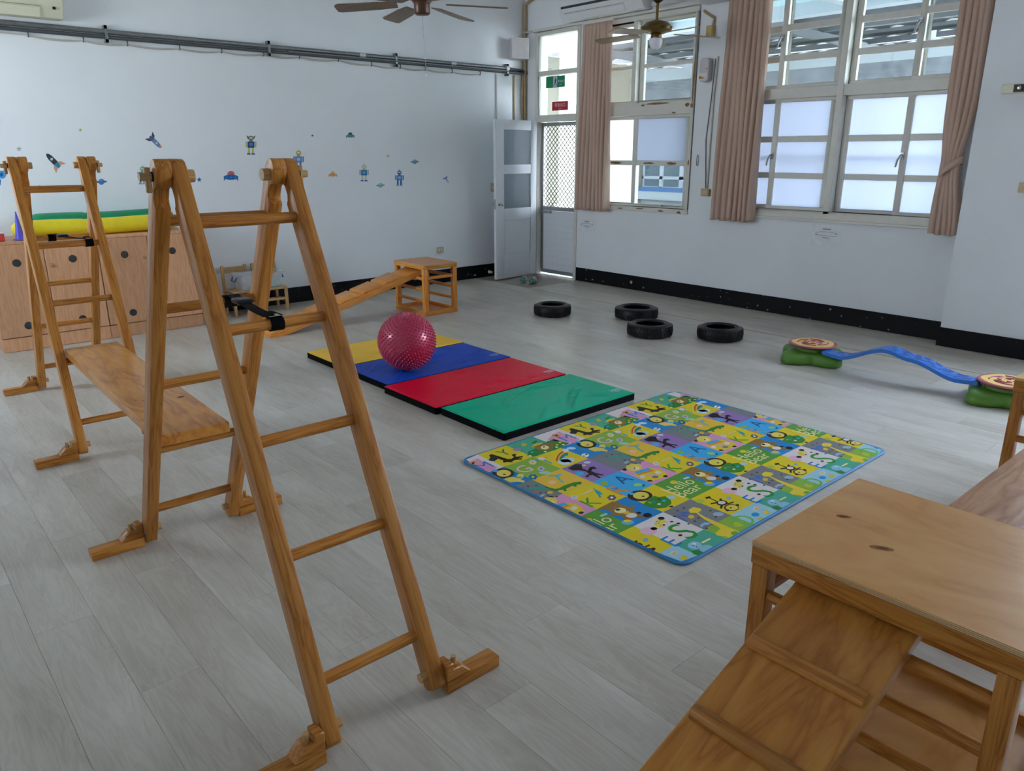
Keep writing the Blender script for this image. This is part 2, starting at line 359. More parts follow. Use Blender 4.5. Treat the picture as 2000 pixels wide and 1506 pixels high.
def clip(poly, x0, x1, y0, y1):
    def cut(P, ins, inter):
        out = []
        for k in range(len(P)):
            a, b = P[k-1], P[k]
            if ins(b):
                if not ins(a): out.append(inter(a, b))
                out.append(b)
            elif ins(a): out.append(inter(a, b))
        return out
    ix = lambda v: (lambda a, b: (v, a[1]+(b[1]-a[1])*(v-a[0])/(b[0]-a[0])))
    iy = lambda v: (lambda a, b: (a[0]+(b[0]-a[0])*(v-a[1])/(b[1]-a[1]), v))
    P = cut(poly, lambda p: p[0] >= x0, ix(x0)) if poly else []
    P = cut(P, lambda p: p[0] <= x1, ix(x1)) if P else []
    P = cut(P, lambda p: p[1] >= y0, iy(y0)) if P else []
    P = cut(P, lambda p: p[1] <= y1, iy(y1)) if P else []
    return P
def decal(name, polys, place, mat=None, parent=None, step=.00035):
    """flat print: polys = [(points, colour, layer)], place(u, v, d) -> xyz"""
    me = bpy.data.meshes.new(name); vs = []; fs = []; cs = []
    for P, c, ly in polys:
        if len(P) < 3: continue
        k = len(vs); vs += [tuple(place(p[0], p[1], step*(ly+1))) for p in P]; fs.append(tuple(range(k, k+len(P)))); cs += [c]*len(P)
    me.from_pydata(vs, [], fs); a = me.color_attributes.new('Col', 'FLOAT_COLOR', 'CORNER')
    a.data.foreach_set('color', [x for c in cs for x in c]); me.materials.append(mat or PRINT)
    o = bpy.data.objects.new(name, me); link(o, parent); return o

# ------------------------------------------------------------------ the room
PW, PL = .183, 1.22                                                   # vinyl plank width and length
TX, TY = 6.08, 6.66                                                   # entry tile begins here
fl = B().box(XL, XR, YN, YB, -.12, -.004).obj('floor', plain('floor_screed', S(120, 114, 106), .7)); struct(fl)
plank_meshes = {}
rest = B(); nvis = 0; k = 0; cand = []
x1 = TX
cols = []
while x1 > XL: cols.append((max(XL, x1-PW), x1)); x1 -= PW
x0 = TX
while x0 < XR-.01: cols.append((x0, min(XR, x0+PW))); x0 += PW
for ci, (a, b) in enumerate(cols):
    rr = random.Random(ci*13+5); y = 2.175-PL*4+[0, .42, .81, .2, .61][ci % 5]*PL*(1 if ci % 2 else .96)+rr.uniform(-.03, .03)
    ymax = TY if a >= TX-.001 else YB
    while y < ymax:
        y0, y1_ = max(YN, y), min(ymax, y+PL); y += PL
        if y1_-y0 < .05: continue
        cand.append((a, b, y0, y1_))
def seen(a, b, y0, y1):
    for x in (a, (a+b)/2, b):
        for y in [lin(y0, y1, t/6) for t in range(7)]:
            u, v, z = PRJ((x, y, 0))
            if z > .1 and -20 < u < 2020 and 380 < v < 1530: return True
    return False
def dist(c): return math.hypot((c[0]+c[1])/2, (c[2]+c[3])/2)
vis = sorted([c for c in cand if seen(*c)], key=dist)
parts = set(vis[:298])
def plank_geo(bld, hx, hy, ox=0, oy=0):
    e = .0004; d = .0005
    bld.add([(ox-hx, oy-hy, -d), (ox+hx, oy-hy, -d), (ox+hx, oy+hy, -d), (ox-hx, oy+hy, -d), (ox-hx+e, oy-hy+e, 0), (ox+hx-e, oy-hy+e, 0), (ox+hx-e, oy+hy-e, 0), (ox-hx+e, oy+hy-e, 0),
             (ox-hx, oy-hy, -.004), (ox+hx, oy-hy, -.004), (ox+hx, oy+hy, -.004), (ox-hx, oy+hy, -.004)],
            [(4, 5, 6, 7), (0, 1, 5, 4), (1, 2, 6, 5), (2, 3, 7, 6), (3, 0, 4, 7), (8, 9, 1, 0), (9, 10, 2, 1), (10, 11, 3, 2), (11, 8, 0, 3)])
for c in cand:
    a, b, y0, y1_ = c; hx, hy = (b-a)/2-.0003, (y1_-y0)/2-.0003
    if c in parts:
        key = (round(hx, 4), round(hy, 4))
        if key not in plank_meshes:
            bb = B(); plank_geo(bb, hx, hy); o = bb.obj('floor_plank', FLOOR, fl, smooth=0, recalc=False); plank_meshes[key] = o.data
        else:
            o = bpy.data.objects.new('floor_plank', plank_meshes[key]); link(o, fl)
        o.location = ((a+b)/2, (y0+y1_)/2, 0)
    else: plank_geo(rest, hx, hy, (a+b)/2, (y0+y1_)/2)
tag(rest.obj('floor_planks_beyond', FLOOR, fl, smooth=0, recalc=False), kind='stuff')
B().box(TX, XR-.001, TY, YB-.001, -.004, -.001).obj('entry_tile', TERR, fl, smooth=0)
B().box(TX-.012, TX+.004, 1.0, TY, 0, .0012).obj('tan_joint_strip', plain('tan_strip', S(176, 152, 112), .5), fl, smooth=0)
B().box(TX-.012, XR-.02, TY-.012, TY+.004, 0, .0012).obj('tan_joint_strip', MATS['tan_strip'], fl, smooth=0)

struct(B().box(XL-.2, XR+.2, YN-.2, YB+.2, ZC, ZC+.15).obj('ceiling', CEIL))
struct(B().box(XL-.2, XR+.2, YB, YB+.2, -.12, ZC).obj('wall_back', WALL))
struct(B().box(XL-.2, XR+.2, YN-.2, YN, -.12, ZC).obj('wall_near', WALL))
PY0, PY1, PXF = 1.32, 2.29, 6.755                                        # pilaster
D0, D1 = 6.70, 7.47                                                    # door opening
w = B(); T = .2
ys = [YN, -.65, 1.55, 2.40, 4.60, 5.04, 6.66, D0, D1, YB]
def wcol(y0, y1, holes):
    z = -.12
    for h0, h1 in holes+[(ZC, ZC)]:
        if h0 > z: w.box(XR, XR+T, y0, y1, z, h0)
        z = h1
for y0, y1, h in ((YN, -3.55, []), (-3.55, -1.35, [(.95, 3.02)]), (-1.35, -.98, []), (-.98, 1.22, [(.95, 3.02)]), (1.22, 2.40, []), (2.40, 4.60, [(.95, 3.02)]), (4.60, 5.04, []), (5.04, 6.66, [(.91, 2.97)]), (6.66, D0, []), (D0, D1, [(0, 2.97)]), (D1, YB, [])): wcol(y0, y1, h)
struct(w.obj('wall_right', WALL))
w = B()
for y0, y1, h in ((YN, 5.65, []), (5.65, 6.75, [(1.6, 2.8)]), (6.75, YB, [])):
    z = -.12
    for h0, h1 in h+[(ZC, ZC)]:
        if h0 > z: w.box(XL-T, XL, y0, y1, z, h0)
        z = h1
struct(w.obj('wall_left', WALL))
struct(B().box(PXF, XR-.001, PY0, PY1, .001, ZC-.001).obj('trim_1', WALL))                         # pilaster beside the window
struct(B().box(XL+.001, XR-.001, 4.68, 4.97, 2.955, ZC-.001).obj('trim_2', CEIL, bevel=.006))     # ceiling beam
struct(B().box(XL+.001, PXF, PY0+.02, PY1-.02, 2.955, ZC-.001).obj('trim_3', CEIL, bevel=.006))
# black skirting, set on the wall
HB = .165
struct(B().box(XL+.001, 6.72, YB-.012, YB-.001, .001, HB).obj('baseboard_back', SKIRT))
s = B().box(XR-.012, XR-.001, PY1+.001, 6.69, .001, HB)
struct(s.obj('baseboard_right', SKIRT))
s = B().box(PXF-.012, PXF-.001, PY0, PY1+.012, .001, HB-.008); s.box(PXF, XR-.013, PY1+.001, PY1+.012, .001, HB-.008)
struct(s.obj('baseboard_pilaster', SKIRT))
struct(B().box(XR-.012, XR-.001, YN, PY0-.001, .001, HB).obj('baseboard_right_near', SKIRT))

# ------------------------------------------------------------------ windows
def ring(b, X0, X1, y0, y1, z0, z1, wy, wz):
    b.box(X0, X1, y0, y1, z0, z0+wz); b.box(X0, X1, y0, y1, z1-wz, z1); b.box(X0, X1, y0, y0+wy, z0+wz, z1-wz); b.box(X0, X1, y1-wy, y1, z0+wz, z1-wz)
def sash(parent, X, y0, y1, z0, z1, st, muntins, mat, rail=None, name='sash'):
    """sash with stiles st, rails and glazing bars (z lo, z hi) and one pane between each"""
    rail = rail or st; b = B(); d = .019
    ring(b, X-d, X+d, y0, y1, z0, z1, st, rail)
    zs = [z0+rail]
    for lo, hi in muntins: b.box(X-d*.8, X+d*.8, y0+st, y1-st, lo, hi); zs += [lo, hi]
    zs.append(z1-rail); s_ = b.obj(name, FRAME, parent, bevel=.003)
    for k in range(0, len(zs), 2):
        g = mat[min(k//2, len(mat)-1)] if isinstance(mat, list) else mat
        if g: B().box(X-.002, X+.002, y0+st-.002, y1-st+.002, zs[k]-.002, zs[k+1]+.002).obj('pane', g, s_, smooth=0)
    return s_
def latch(parent, X, y, z):
    b = B().box(X-.012, X, y-.013, y+.013, z-.03, z+.03); b.tube([(X-.012, y, z+.01), (X-.04, y, z+.006), (X-.045, y+.02, z-.03), (X-.042, y+.032, z-.09)], .008, 8)
    return b.obj('latch', ALU, parent)
def big_window(name, Y0, unglazed=False):
    W2 = sempty(name, (0, Y0, 0)); X = XR+.045
    b = B(); ring(b, XR-.012, XR+.1, -1.10, 1.10, .95, 3.02, .055, .072)
    b.box(XR-.012, XR+.1, -.03, .03, 1.0, 3.0); b.box(XR-.004, XR+.095, .03, 1.045, 2.035, 2.128); b.box(XR-.004, XR+.095, -1.045, -.03, 2.035, 2.128)
    b.obj('frame', FRAME, W2, bevel=.003)
    for zz, lo in ((((1.022, 2.035), ((1.312, 1.364), (1.646, 1.70))), FROST), (((2.128, 2.948), ((2.366, 2.422), (2.626, 2.684))), GLASS)):
        (z0, z1), mu = zz
        if unglazed: lo = [None]  # panes left out of an unseen window so more daylight enters
        sash(W2, X+.045, .585, 1.047, z0, z1, .05, mu, lo, .032); sash(W2, X, .032, .645, z0, z1, .055, mu, lo, .03)
        sash(W2, X+.045, -.655, -.032, z0, z1, .055, mu, lo, .032); sash(W2, X, -1.047, -.585, z0, z1, .055, mu, lo, .03)
    latch(W2, X-.019, .625, 1.52); latch(W2, X-.019, -.605, 1.52); latch(W2, X-.019, .625, 2.57); latch(W2, X-.019, -.605, 2.57)
    for z in (1.508, 2.53): rod('security_bar', (XR+.17, -1.1, z), (XR+.17, 1.1, z), .017, DKSTEEL, W2, 8)
    B().box(XR-.03, XR-.013, -1.12, 1.12, .93, .952).obj('window_sill', FRAME, W2, bevel=.003)
    return W2
big_window('window_2', 3.49)
big_window('window_3', .12, True); big_window('added_window', -2.45)  # last bay is unseen, added to let more daylight into the room
# window beside the door
W1 = sempty('window_1', (0, 0, 0)); X = XR+.05
b = B(); ring(b, XR-.015, XR+.1, 5.045, 6.66, .91, 2.965, .045, .05)
b.box(XR-.012, XR+.1, 5.09, 6.615, 1.945, 2.075); b.box(XR-.01, XR+.1, 5.85, 5.905, 2.07, 2.92)
b.obj('frame', FRAME, W1, bevel=.003)
sash(W1, X+.03, 5.83, 6.613, .962, 1.943, .045, ((1.414, 1.467),), FROST2, .03)
sash(W1, X-.01, 5.092, 5.87, .962, 1.943, .055, ((1.414, 1.467),), [GLASS, FROST], .03)
sash(W1, X+.03, 5.906, 6.613, 2.077, 2.913, .045, ((2.442, 2.48),), GLASS2, .03)
sash(W1, X+.03, 5.092, 5.849, 2.077, 2.913, .06, ((2.442, 2.48),), GLASS, .03)
def chips(name, pts, parent):
    b = B(); rr = random.Random(len(pts))
    for (y, z, wy, wz) in pts:
        n = 9; P = [(y+wy*math.cos(2*PI*k/n)*rr.uniform(.6, 1.1), z+wz*math.sin(2*PI*k/n)*rr.uniform(.6, 1.1)) for k in range(n)]
        b.prism(P, XR-.0165, XR-.0125, 0)
    return b.obj(name, CHIP, parent, smooth=0)
chips('peeled_paint_patches', [(5.52, 2.06, .2, .012), (5.13, 2.03, .03, .02), (5.07, 2.02, .02, .03), (5.72, 2.05, .03, .012), (5.3, 1.96, .03, .01), (5.4, .93, .05, .012), (5.7, .94, .06, .008), (5.15, .925, .03, .015), (6.0, .93, .05, .008), (5.38, .985, .02, .01)], W1)
chips('peeled_paint_patches', [(5.066, 2.3, .012, .26), (5.068, 1.45, .012, .035)], W1)
b = B(); rr = random.Random(3)
for y, z, wy, wz in ((5.64, 1.44, .09, .013), (5.32, 1.44, .07, .016), (6.4, 1.44, .12, .012), (6.15, 1.44, .1, .014)):
    P = [(y+wy*math.cos(2*PI*k/9)*rr.uniform(.6, 1.1), z+wz*math.sin(2*PI*k/9)*rr.uniform(.6, 1.1)) for k in range(9)]
    b.prism(P, X-.0275, X-.0245 if y < 5.9 else X-.0245, 0) if y < 5.9 else b.prism(P, X+.012, X+.0145, 0)
b.obj('peeled_paint_patches', CHIP, W1, smooth=0)
# lintel moulding that runs over door and window
struct(B().box(XR-.03, XR-.0005, 4.975, 7.66, 2.972, 3.0).obj('trim_4', FRAME, bevel=.004))
# left-hand windows, out of view: they light the room
WL = sempty('window_4', (0, 6.2, 0)); b = B()
ring(b, XL-.12, XL+.01, -.55, .55, 1.6, 2.8, .05, .05); b.box(XL-.1, XL, -.03, .03, 1.65, 2.75); b.obj('frame', FRAME, WL)

# ------------------------------------------------------------------ doors
DF = sempty('trim_5', (0, 0, 0)); b = B()
b.box(XR-.015, XR+.1, D0, D0+.045, 0.002, 2.965); b.box(XR-.015, XR+.1, D1-.045, D1, .002, 2.965); b.box(XR-.015, XR+.1, D0+.045, D1-.045, 2.92, 2.965)
b.box(XR-.015, XR+.1, D0+.045, D1-.045, 1.925, 2.005); b.box(XR-.005, XR+.08, D0+.045, D1-.045, 2.465, 2.518)
b.obj('door_frame', FRAME, DF, bevel=.003)
for z0, z1 in ((2.005, 2.465), (2.518, 2.92)): B().box(XR+.03, XR+.034, D0+.045, D1-.045, z0, z1).obj('pane', GLASS2, DF, smooth=0)
# white wooden door, standing open into the room
HX, HY = 6.895, 7.42; FX, FY = 6.145, 7.345
ang = math.atan2(FY-HY, FX-HX); Ld = math.hypot(FX-HX, FY-HY)
DR = sempty('door_1', (HX, HY, .012)); DR.rotation_euler = (0, 0, ang)          # local +x from hinge to free edge, room side is +y
ZT = 1.925
def du(px, py):                                                             # pixel -> (distance from hinge, height) on the leaf
    n = Vector((-math.sin(ang), math.cos(ang), 0)); d = _F*FPX+_R*(px-CX)-_U*(py-CY)
    t = (n.dot(Vector((HX, HY, 0)))-n.dot(Vector(_C)))/n.dot(Vector(d)); p = Vector(_C)+Vector(d)*t
    return (p-Vector((HX, HY, 0))).dot(Vector((math.cos(ang), math.sin(ang), 0))), p.z-.012
ua, zA1 = du(982, 253); ub, zA0 = du(1035, 321); _, zB1 = du(980, 340); _, zB0 = du(1033, 404)
u0, u1 = min(ua, ub), max(ua, ub)
b = B(); d = .018
for x0, x1_, z0, z1 in ((0, u0, 0, ZT), (u1, Ld, 0, ZT), (u0, u1, zA1, ZT), (u0, u1, zB1, zA0), (u0, u1, zB0-.14, zB0), (u0, u1, 0, .3)): b.box(x0, x1_, -d, d, z0, z1)
b.obj('leaf_frame', DOORW, DR, bevel=.002)
B().box(u0-.003, u1+.003, -d+.006, d-.006, .3, zB0-.14).obj('lower_panel', DOORW, DR)
b = B(); b.box(u0+.02, u1-.02, d-.008, d-.001, .31, .322); b.box(u0+.02, u1-.02, d-.008, d-.001, zB0-.162, zB0-.15); b.box(u0+.02, u0+.032, d-.008, d-.001, .322, zB0-.162); b.box(u1-.032, u1-.02, d-.008, d-.001, .322, zB0-.162)
b.obj('panel_moulding', DOORW, DR)
for z0, z1 in ((zA0, zA1), (zB0, zB1)): B().box(u0-.003, u1+.003, -.003, .003, z0-.003, z1+.003).obj('pane', FROSTD, DR, smooth=0)
zk = du(980, 398)[1]
for sgn in (1, -1):
    k = B().lathe([(0.0, .07), (.012, .07), (.024, .062), (.027, .048), (.022, .036), (.011, .03), (.011, .006), (.026, .005), (.028, 0)], 20).obj('door_knob', CHROME, DR)
    k.location = (Ld-.06, d*sgn, zk); k.rotation_euler = (-PI/2*sgn, 0, 0)
B().box(Ld-.001, Ld+.002, -.012, .012, zk-.06, zk+.06).obj('latch_plate', ALU, DR)
for z in (.25, .95, 1.7): rod('hinge', (-.006, -.012, z-.04), (-.006, -.012, z+.04), .006, ALU, DR, 8)
# aluminium screen door with diamond grille
D2 = sempty('door_2', (XR+.075, 0, 0)); y0, y1 = D0+.05, D1-.05
b = B(); ring(b, -.015, .015, y0, y1, .02, 1.918, .04, .045); b.box(-.015, .015, y0+.04, y1-.04, .835, .885); b.obj('door_frame', ALU, D2, bevel=.003)
b = B()
for k in range(9): b.box(-.008, .004, y0+.04, y1-.04, .0665+k*.0852, .0665+k*.0852+.0845)
b.obj('slatted_lower_panel', DOORW, D2, bevel=.001)
b = B(); ya, yb, za, zb = y0+.04, y1-.04, .885, 1.873; st = .066
Wd, Hd = yb-ya, zb-za
for sg in (1, -1):
    c = -Hd
    while c < Wd:
        if sg > 0: P = [(ya+max(c, 0), za+max(-c, 0)), (ya+min(Wd, c+Hd), za+min(Hd, Wd-c))]
        else: P = [(yb-max(c, 0), za+max(-c, 0)), (yb-min(Wd, c+Hd), za+min(Hd, Wd-c))]
        if P[0] != P[1]: b.tube([(sg*.002, P[0][0], P[0][1]), (sg*.002, P[1][0], P[1][1])], .0048, 5, False)
        c += st*1.0
b.obj('diamond_grille', DKSTEEL, D2)
B().box(-.045, -.015, y1-.2, y1-.01, .80, .83).obj('closer_bar', ALU, D2, bevel=.003)

# ------------------------------------------------------------------ outside the windows
yd = B().box(XR+.25, 20, -16, 30, -.3, -.18).obj('yard_ground', YARD); struct(yd)
wk = B().box(XR+.2, 9.4, -8, 18, -.18, -.03).obj('walkway', YARD); struct(wk)
struct(B().box(XL-8, XL-.25, -16, 30, -.3, -.18).obj('lawn_ground', plain('grass_ground', S(120, 140, 90), .9, var=.2, scale=2)))
rf = thing('walkway_roof', 'pale blue underside of the roof over the walkway outside the windows', 'roof', (0, 0, 0))
B().box(XR+.2, 8.95, 1.5, 18, 3.22, 3.3).obj('soffit', SOFFIT, rf); B().box(8.95, 9.15, 1.5, 18, 3.08, 3.36).obj('fascia', EXTWH, rf)
for k in range(3, 9): B().box(XR+.25, 8.95, -6+k*2.6, -5.88+k*2.6, 3.1, 3.22).obj('roof_beam', EXTWH, rf)
b = B().box(9.05, 9.45, 8.5, 9.2, -.18, 3.22); tag(b.obj('walkway_column', EXTW), 'cream square column standing outside the mesh door', 'column')
ew = thing('end_wall', 'cream end wall with a grey downpipe beyond the mesh door', 'wall', (9.3, 10.6, 0)); B().box(-2.1, 3.6, 0, .25, -.18, 3.2).obj('wall_face', EXTW, ew); rod('downpipe', (-.6, -.05, -.1), (-.6, -.05, 3.1), .04, GREYW, ew, 10)
tg = thing('low_wall', 'low wall of peach tiles along the walkway outside the windows', 'wall', (10.4, 0, 0))
B().box(-.08, .08, -6, 10.55, -.18, .58).obj('wall_core', EXTW, tg)
for r_ in range(2):
    for k in range(21): B().box(-.092, -.08, 2.0+k*.4+(r_ % 2)*.2, 2.39+k*.4+(r_ % 2)*.2, .02+r_*.28, .29+r_*.28).obj('tile', EXTT, tg, smooth=0)
B().box(-.12, .12, -6, 10.55, .58, .63).obj('coping', EXTWH, tg)
ps = thing('bollard', 'yellow post outside the mesh door', 'post', (8.6, 8.28, -.03)); B().cyl((0, 0, 0), (0, 0, 1.0), .05, 16).obj('post_tube', YELLOWP, ps); B().cyl((0, 0, 1.0), (0, 0, 1.03), .055, 16, .04).obj('post_cap', YELLOWP, ps)
XB = 13.
hs_ = thing('school_building', 'white building across the yard with blue ledge and stained parapet', 'building', (XB, 0, 0))
def yz(px, py, X=XB): p = PX(px, py, 0, X); return p.y, p.z
B().box(0, .3, 1.0, 11.2, -.2, 2.5).obj('wall', EXTWH, hs_)
zl1 = yz(1300, 372)[1]; zl0 = yz(1300, 385)[1]
B().box(-.25, 0, 1.0, 11.2, zl0-.05, zl0+.12).obj('ledge', EXTWH, hs_); B().box(-.27, 0, 1.0, 11.2, zl0+.12, zl1+.06).obj('ledge_band', EXTB, hs_)
ya_, z1_ = yz(1257, 325); yb_, z0_ = yz(1333, 372)
for k in range(0, 3):
    oy = k*(ya_-yb_)*1.9
    f = B(); y0, y1 = yb_-oy, ya_-oy
    ring(f, -.06, .0, y0, y1, z0_, z1_+.35, .06, .06); f.box(-.06, 0, (y0+y1)/2-.04, (y0+y1)/2+.04, z0_, z1_+.35); f.box(-.06, 0, y0, y1, lin(z0_, z1_, .52)-.03, lin(z0_, z1_, .52)+.03)
    fo = f.obj('window', EXTWH, hs_)
    B().box(-.02, -.01, y0+.06, y1-.06, z0_+.06, z1_+.29).obj('pane', EXTG, fo, smooth=0)
zp1 = yz(1300, 162)[1]; zp0 = yz(1300, 205)[1]
B().box(-.4, 0, 1.0, 11.2, zp0, zp1).obj('parapet', CONC, hs_); B().box(-.42, 0, 1.0, 11.2, zp1, zp1+.2).obj('parapet_rail', EXTWH, hs_)
B().box(-.38, -.02, 1.0, 11.2, 2.5, zp0).obj('eave', EXTWH, hs_)
yr = thing('yard_roof', 'grey corrugated roof on purlins covering the yard', 'roof', (9.2, 6, 0))
ZF = PX(1700, 112, 0, 15.6).z; cr_ = B(); n = 120; vs = []
for k in range(n+1):
    yy = -4.5+k*.1; vs += [(xx, yy, zz+.018*math.sin(k*PI/2)) for xx, zz in ((0, 3.46), (6.4, ZF))]
cr_.add(vs, [(2*k, 2*k+1, 2*k+3, 2*k+2) for k in range(n)]).obj('corrugated_sheet', CORR, yr, smooth=0, recalc=False)
for k in range(8): B().box(.2+k*.8, .3+k*.8, -4.5, 7.5, lin(3.36, ZF-.1, k/8), lin(3.44, ZF-.02, k/8)).obj('purlin', plain('dark_purlin', S(110, 110, 114), .6), yr)
for k in range(3): bar('truss', (0, -3.2+k*3.6, 3.3), (6.3, -3.2+k*3.6, ZF-.12), .08, .12, MATS['dark_purlin'], yr)
for k in range(2, 5):
    B().box(-.3, -.12, -4.2+k*3.1, -4.0+k*3.1, zp1+.1, zp1+1.2).obj('roof_post', EXTWH, hs_)
B().box(-.4, -.1, 2.1, 2.75, zp1-.32, zp1+.16).obj('parapet_pier', EXTWH, hs_)

# ------------------------------------------------------------------ A-frame climbing ladders
AP, SPR, DEP, THK = 1.487, .78, .062, .045          # hinge height, half spread, rail depth, rail thickness
RZ = (1.357, 1.064, .768, .478, .173)
def a_frame(label, loc, off, straps, LEAN=-.046):
    root = thing('a_frame_ladder', label, 'ladder', loc, 0, 'A-frame climbing ladders')
    def cl(sy, z): return Vector(((-sy*off)+(LEAN*(1-z/AP) if sy < 0 else 0), sy*(SPR if sy > 0 else SPR+.022)*(1-z/AP), z))   # centre line of a ladder
    dl = Vector((0, SPR, AP)).normalized(); Lp = math.hypot(SPR, AP)-.017; top = .05
    prof = [(0.012, -DEP/2), (0, -DEP/2+.014), (0, DEP/2-.014), (.012, DEP/2)]
    a = Lp-.088; prof += [(a, DEP/2), (a+.006, DEP/2-.012), (a+.02, DEP/2-.02), (a+.05, DEP/2-.02), (a+.064, DEP/2-.012), (a+.07, DEP/2)]
    prof += [(Lp+.012, DEP/2)]+[(Lp+.012+.040*math.sin(t), DEP/2*math.cos(t)) for t in [PI*k/8 for k in range(1, 8)]]+[(Lp+.012, -DEP/2)]
    rail_me = None
    for sy in (1, -1):                                # +y ladder, -y ladder
        d = (cl(sy, AP)-cl(sy, 0)).normalized(); foot = cl(sy, AP)-d*Lp
        for sxx in (-1, 1):
            x = foot.x+sxx*.1735
            if rail_me is None:
                o = B().prism(prof, -THK/2, THK/2).obj('rail', PINE, root, bevel=.004, seg=2); rail_me = o.data
            else: o = bpy.data.objects.new('rail', rail_me); link(o, root)
            zax = Vector((sy, 0, 0)); zax = (zax-d*zax.dot(d)).normalized(); yax = zax.cross(d)     # notch faces inward, towards the other ladder
            R = Matrix((d, yax, zax)).transposed().to_4x4(); R.translation = Vector((x, foot.y, foot.z)); o.matrix_local = R
            # stabiliser foot, outward from the rail
            fy = cl(sy, .03).y; fp = cl(sy, .066).y; xo = x+sxx*(THK/2+.003)
            fo = B().box(0, .2, -.028, .028, .001, .042).obj('stabiliser_foot', PINE, root, bevel=.004, seg=2)
            fo.location = (xo, fy, 0); fo.rotation_euler = (0, 0, 0 if sxx > 0 else PI)
            wd = [(0, .043), (.09, .043), (.056, .078), (.026, .078), (.026, .10), (0, .10)]
            B().prism(wd, -.026, .026, 1).obj('wedge_block', PINE, fo, bevel=.003)
            rod('locking_pin', (.042, 0, .07), (.042, 0, .104), .009, CHAIRW, fo, 10)
            rod('foot_peg', (x-sxx*(THK/2+.02), fp, .066), (x+sxx*(THK/2+.002), fp, .066), .0145, CHAIRW, root)
    for sy in (1, -1):
        for z in RZ:
            c_ = cl(sy, z); y = c_.y; x0, x1_ = c_.x-.1735+THK/2-.006, c_.x+.1735-THK/2+.006
            rod('rung', (x0, y, z), (x1_, y, z), .0172, PINE, root)
    for sxx in (-1, 1):                               # hinge pegs, heads towards the middle
        xi, xo = sxx*.1735-sxx*(.047), sxx*.1735+sxx*.047
        rod('hinge_peg', (xo+sxx*.036, 0, AP), (xi, 0, AP), .0115, CHAIRW, root)
        rod('peg_head', (xi-sxx*.022, 0, AP), (xi-sxx*.0005, 0, AP), .0185, CHAIRW, root)
        p = bar('hinge_pin', (xo+sxx*.013, 0, AP-.045), (xo+sxx*.013, 0, AP+.026), .016, .016, CHAIRW, root)
        B().lathe([(.009, 0), (.014, .0005), (.0145, .006), (.009, .0065)], 12, close=True).obj('pin_cord', BLKPL, root, (xo+sxx*.004, 0, AP), (0, PI/2, 0))
    # webbing strap between the second rungs
    xf, xb = straps; yf, zf = cl(-1, RZ[1]).y, RZ[1]; yb = cl(1, RZ[1]).y
    b = B(); nseg = 14
    def wrap(bld, x, y, z, wdt, r):
        vs = []; n = 18
        for k in range(n):
            t = 2*PI*k/n
            for xx, rr_ in ((x-wdt/2, r), (x+wdt/2, r), (x+wdt/2, r-.002), (x-wdt/2, r-.002)): vs.append((xx, y+rr_*math.cos(t), z+rr_*math.sin(t)))
        fs = []
        for k in range(n):
            k2 = (k+1) % n
            for q in range(4): fs.append((k*4+q, k*4+(q+1) % 4, k2*4+(q+1) % 4, k2*4+q))
        bld.add(vs, fs)
    wrap(b, xf, yf, zf, .042, .0215); wrap(b, xb, yb, zf, .042, .0215)
    pts = [(lin(xf-.012, xb+.01, t), lin(yf+.012, yb-.012, t), zf+.0215-.006*math.sin(PI*t)) for t in [k/nseg for k in range(nseg+1)]]
    for k in range(nseg):
        p, q = pts[k], pts[k+1]
        b.add([(p[0]-.019, p[1], p[2]), (p[0]+.019, p[1], p[2]), (q[0]+.019, q[1], q[2]), (q[0]-.019, q[1], q[2]),
               (p[0]-.019, p[1], p[2]+.0025), (p[0]+.019, p[1], p[2]+.0025), (q[0]+.019, q[1], q[2]+.0025), (q[0]-.019, q[1], q[2]+.0025)],
              [(0, 1, 2, 3), (4, 7, 6, 5), (0, 4, 5, 1), (2, 6, 7, 3), (1, 5, 6, 2), (0, 3, 7, 4)])
    s_ = b.obj('webbing_strap', BLACK, root)
    q = pts[10]; B().box(q[0]-.027, q[0]+.027, q[1]-.03, q[1]+.03, q[2]-.004, q[2]+.012).obj('strap_buckle', BLKPL, s_, bevel=.004)
    bq = B(); e = []
    for t in [k/8 for k in range(9)]: e.append((xf-.03+t*.05, yf+.004, zf+.023+.010*math.sin(PI*t)))
    for k in range(8):
        p, q = e[k], e[k+1]; bq.add([(p[0], p[1]-.018, p[2]), (p[0], p[1]+.018, p[2]), (q[0], q[1]+.018, q[2]), (q[0], q[1]-.018, q[2]), (p[0], p[1]-.018, p[2]+.003), (p[0], p[1]+.018, p[2]+.003), (q[0], q[1]+.018, q[2]+.003), (q[0], q[1]-.018, q[2]+.003)], [(3, 2, 1, 0), (4, 5, 6, 7), (0, 1, 5, 4), (2, 3, 7, 6), (1, 2, 6, 5), (3, 0, 4, 7)])
    bq.obj('strap_tail', BLACK, s_, recalc=False)
    return root
N1 = (.92, 2.36, 0); N2 = (.985, 5.105, 0)
sf = PX(536, 628, 1, N1[1]-SPR*(1-RZ[1]/AP)).x-N1[0]; sb = PX(448, 592, 1, N1[1]+SPR*(1-RZ[1]/AP)).x-N1[0]
LAD1 = a_frame('tall wooden A-frame ladder with black strap, beside the coloured gym mats', N1, .0235, (sf, sb))
LAD2 = a_frame('wooden A-frame ladder with black strap, standing in front of the beech cabinets', N2, -.0235, (.07, -.03))
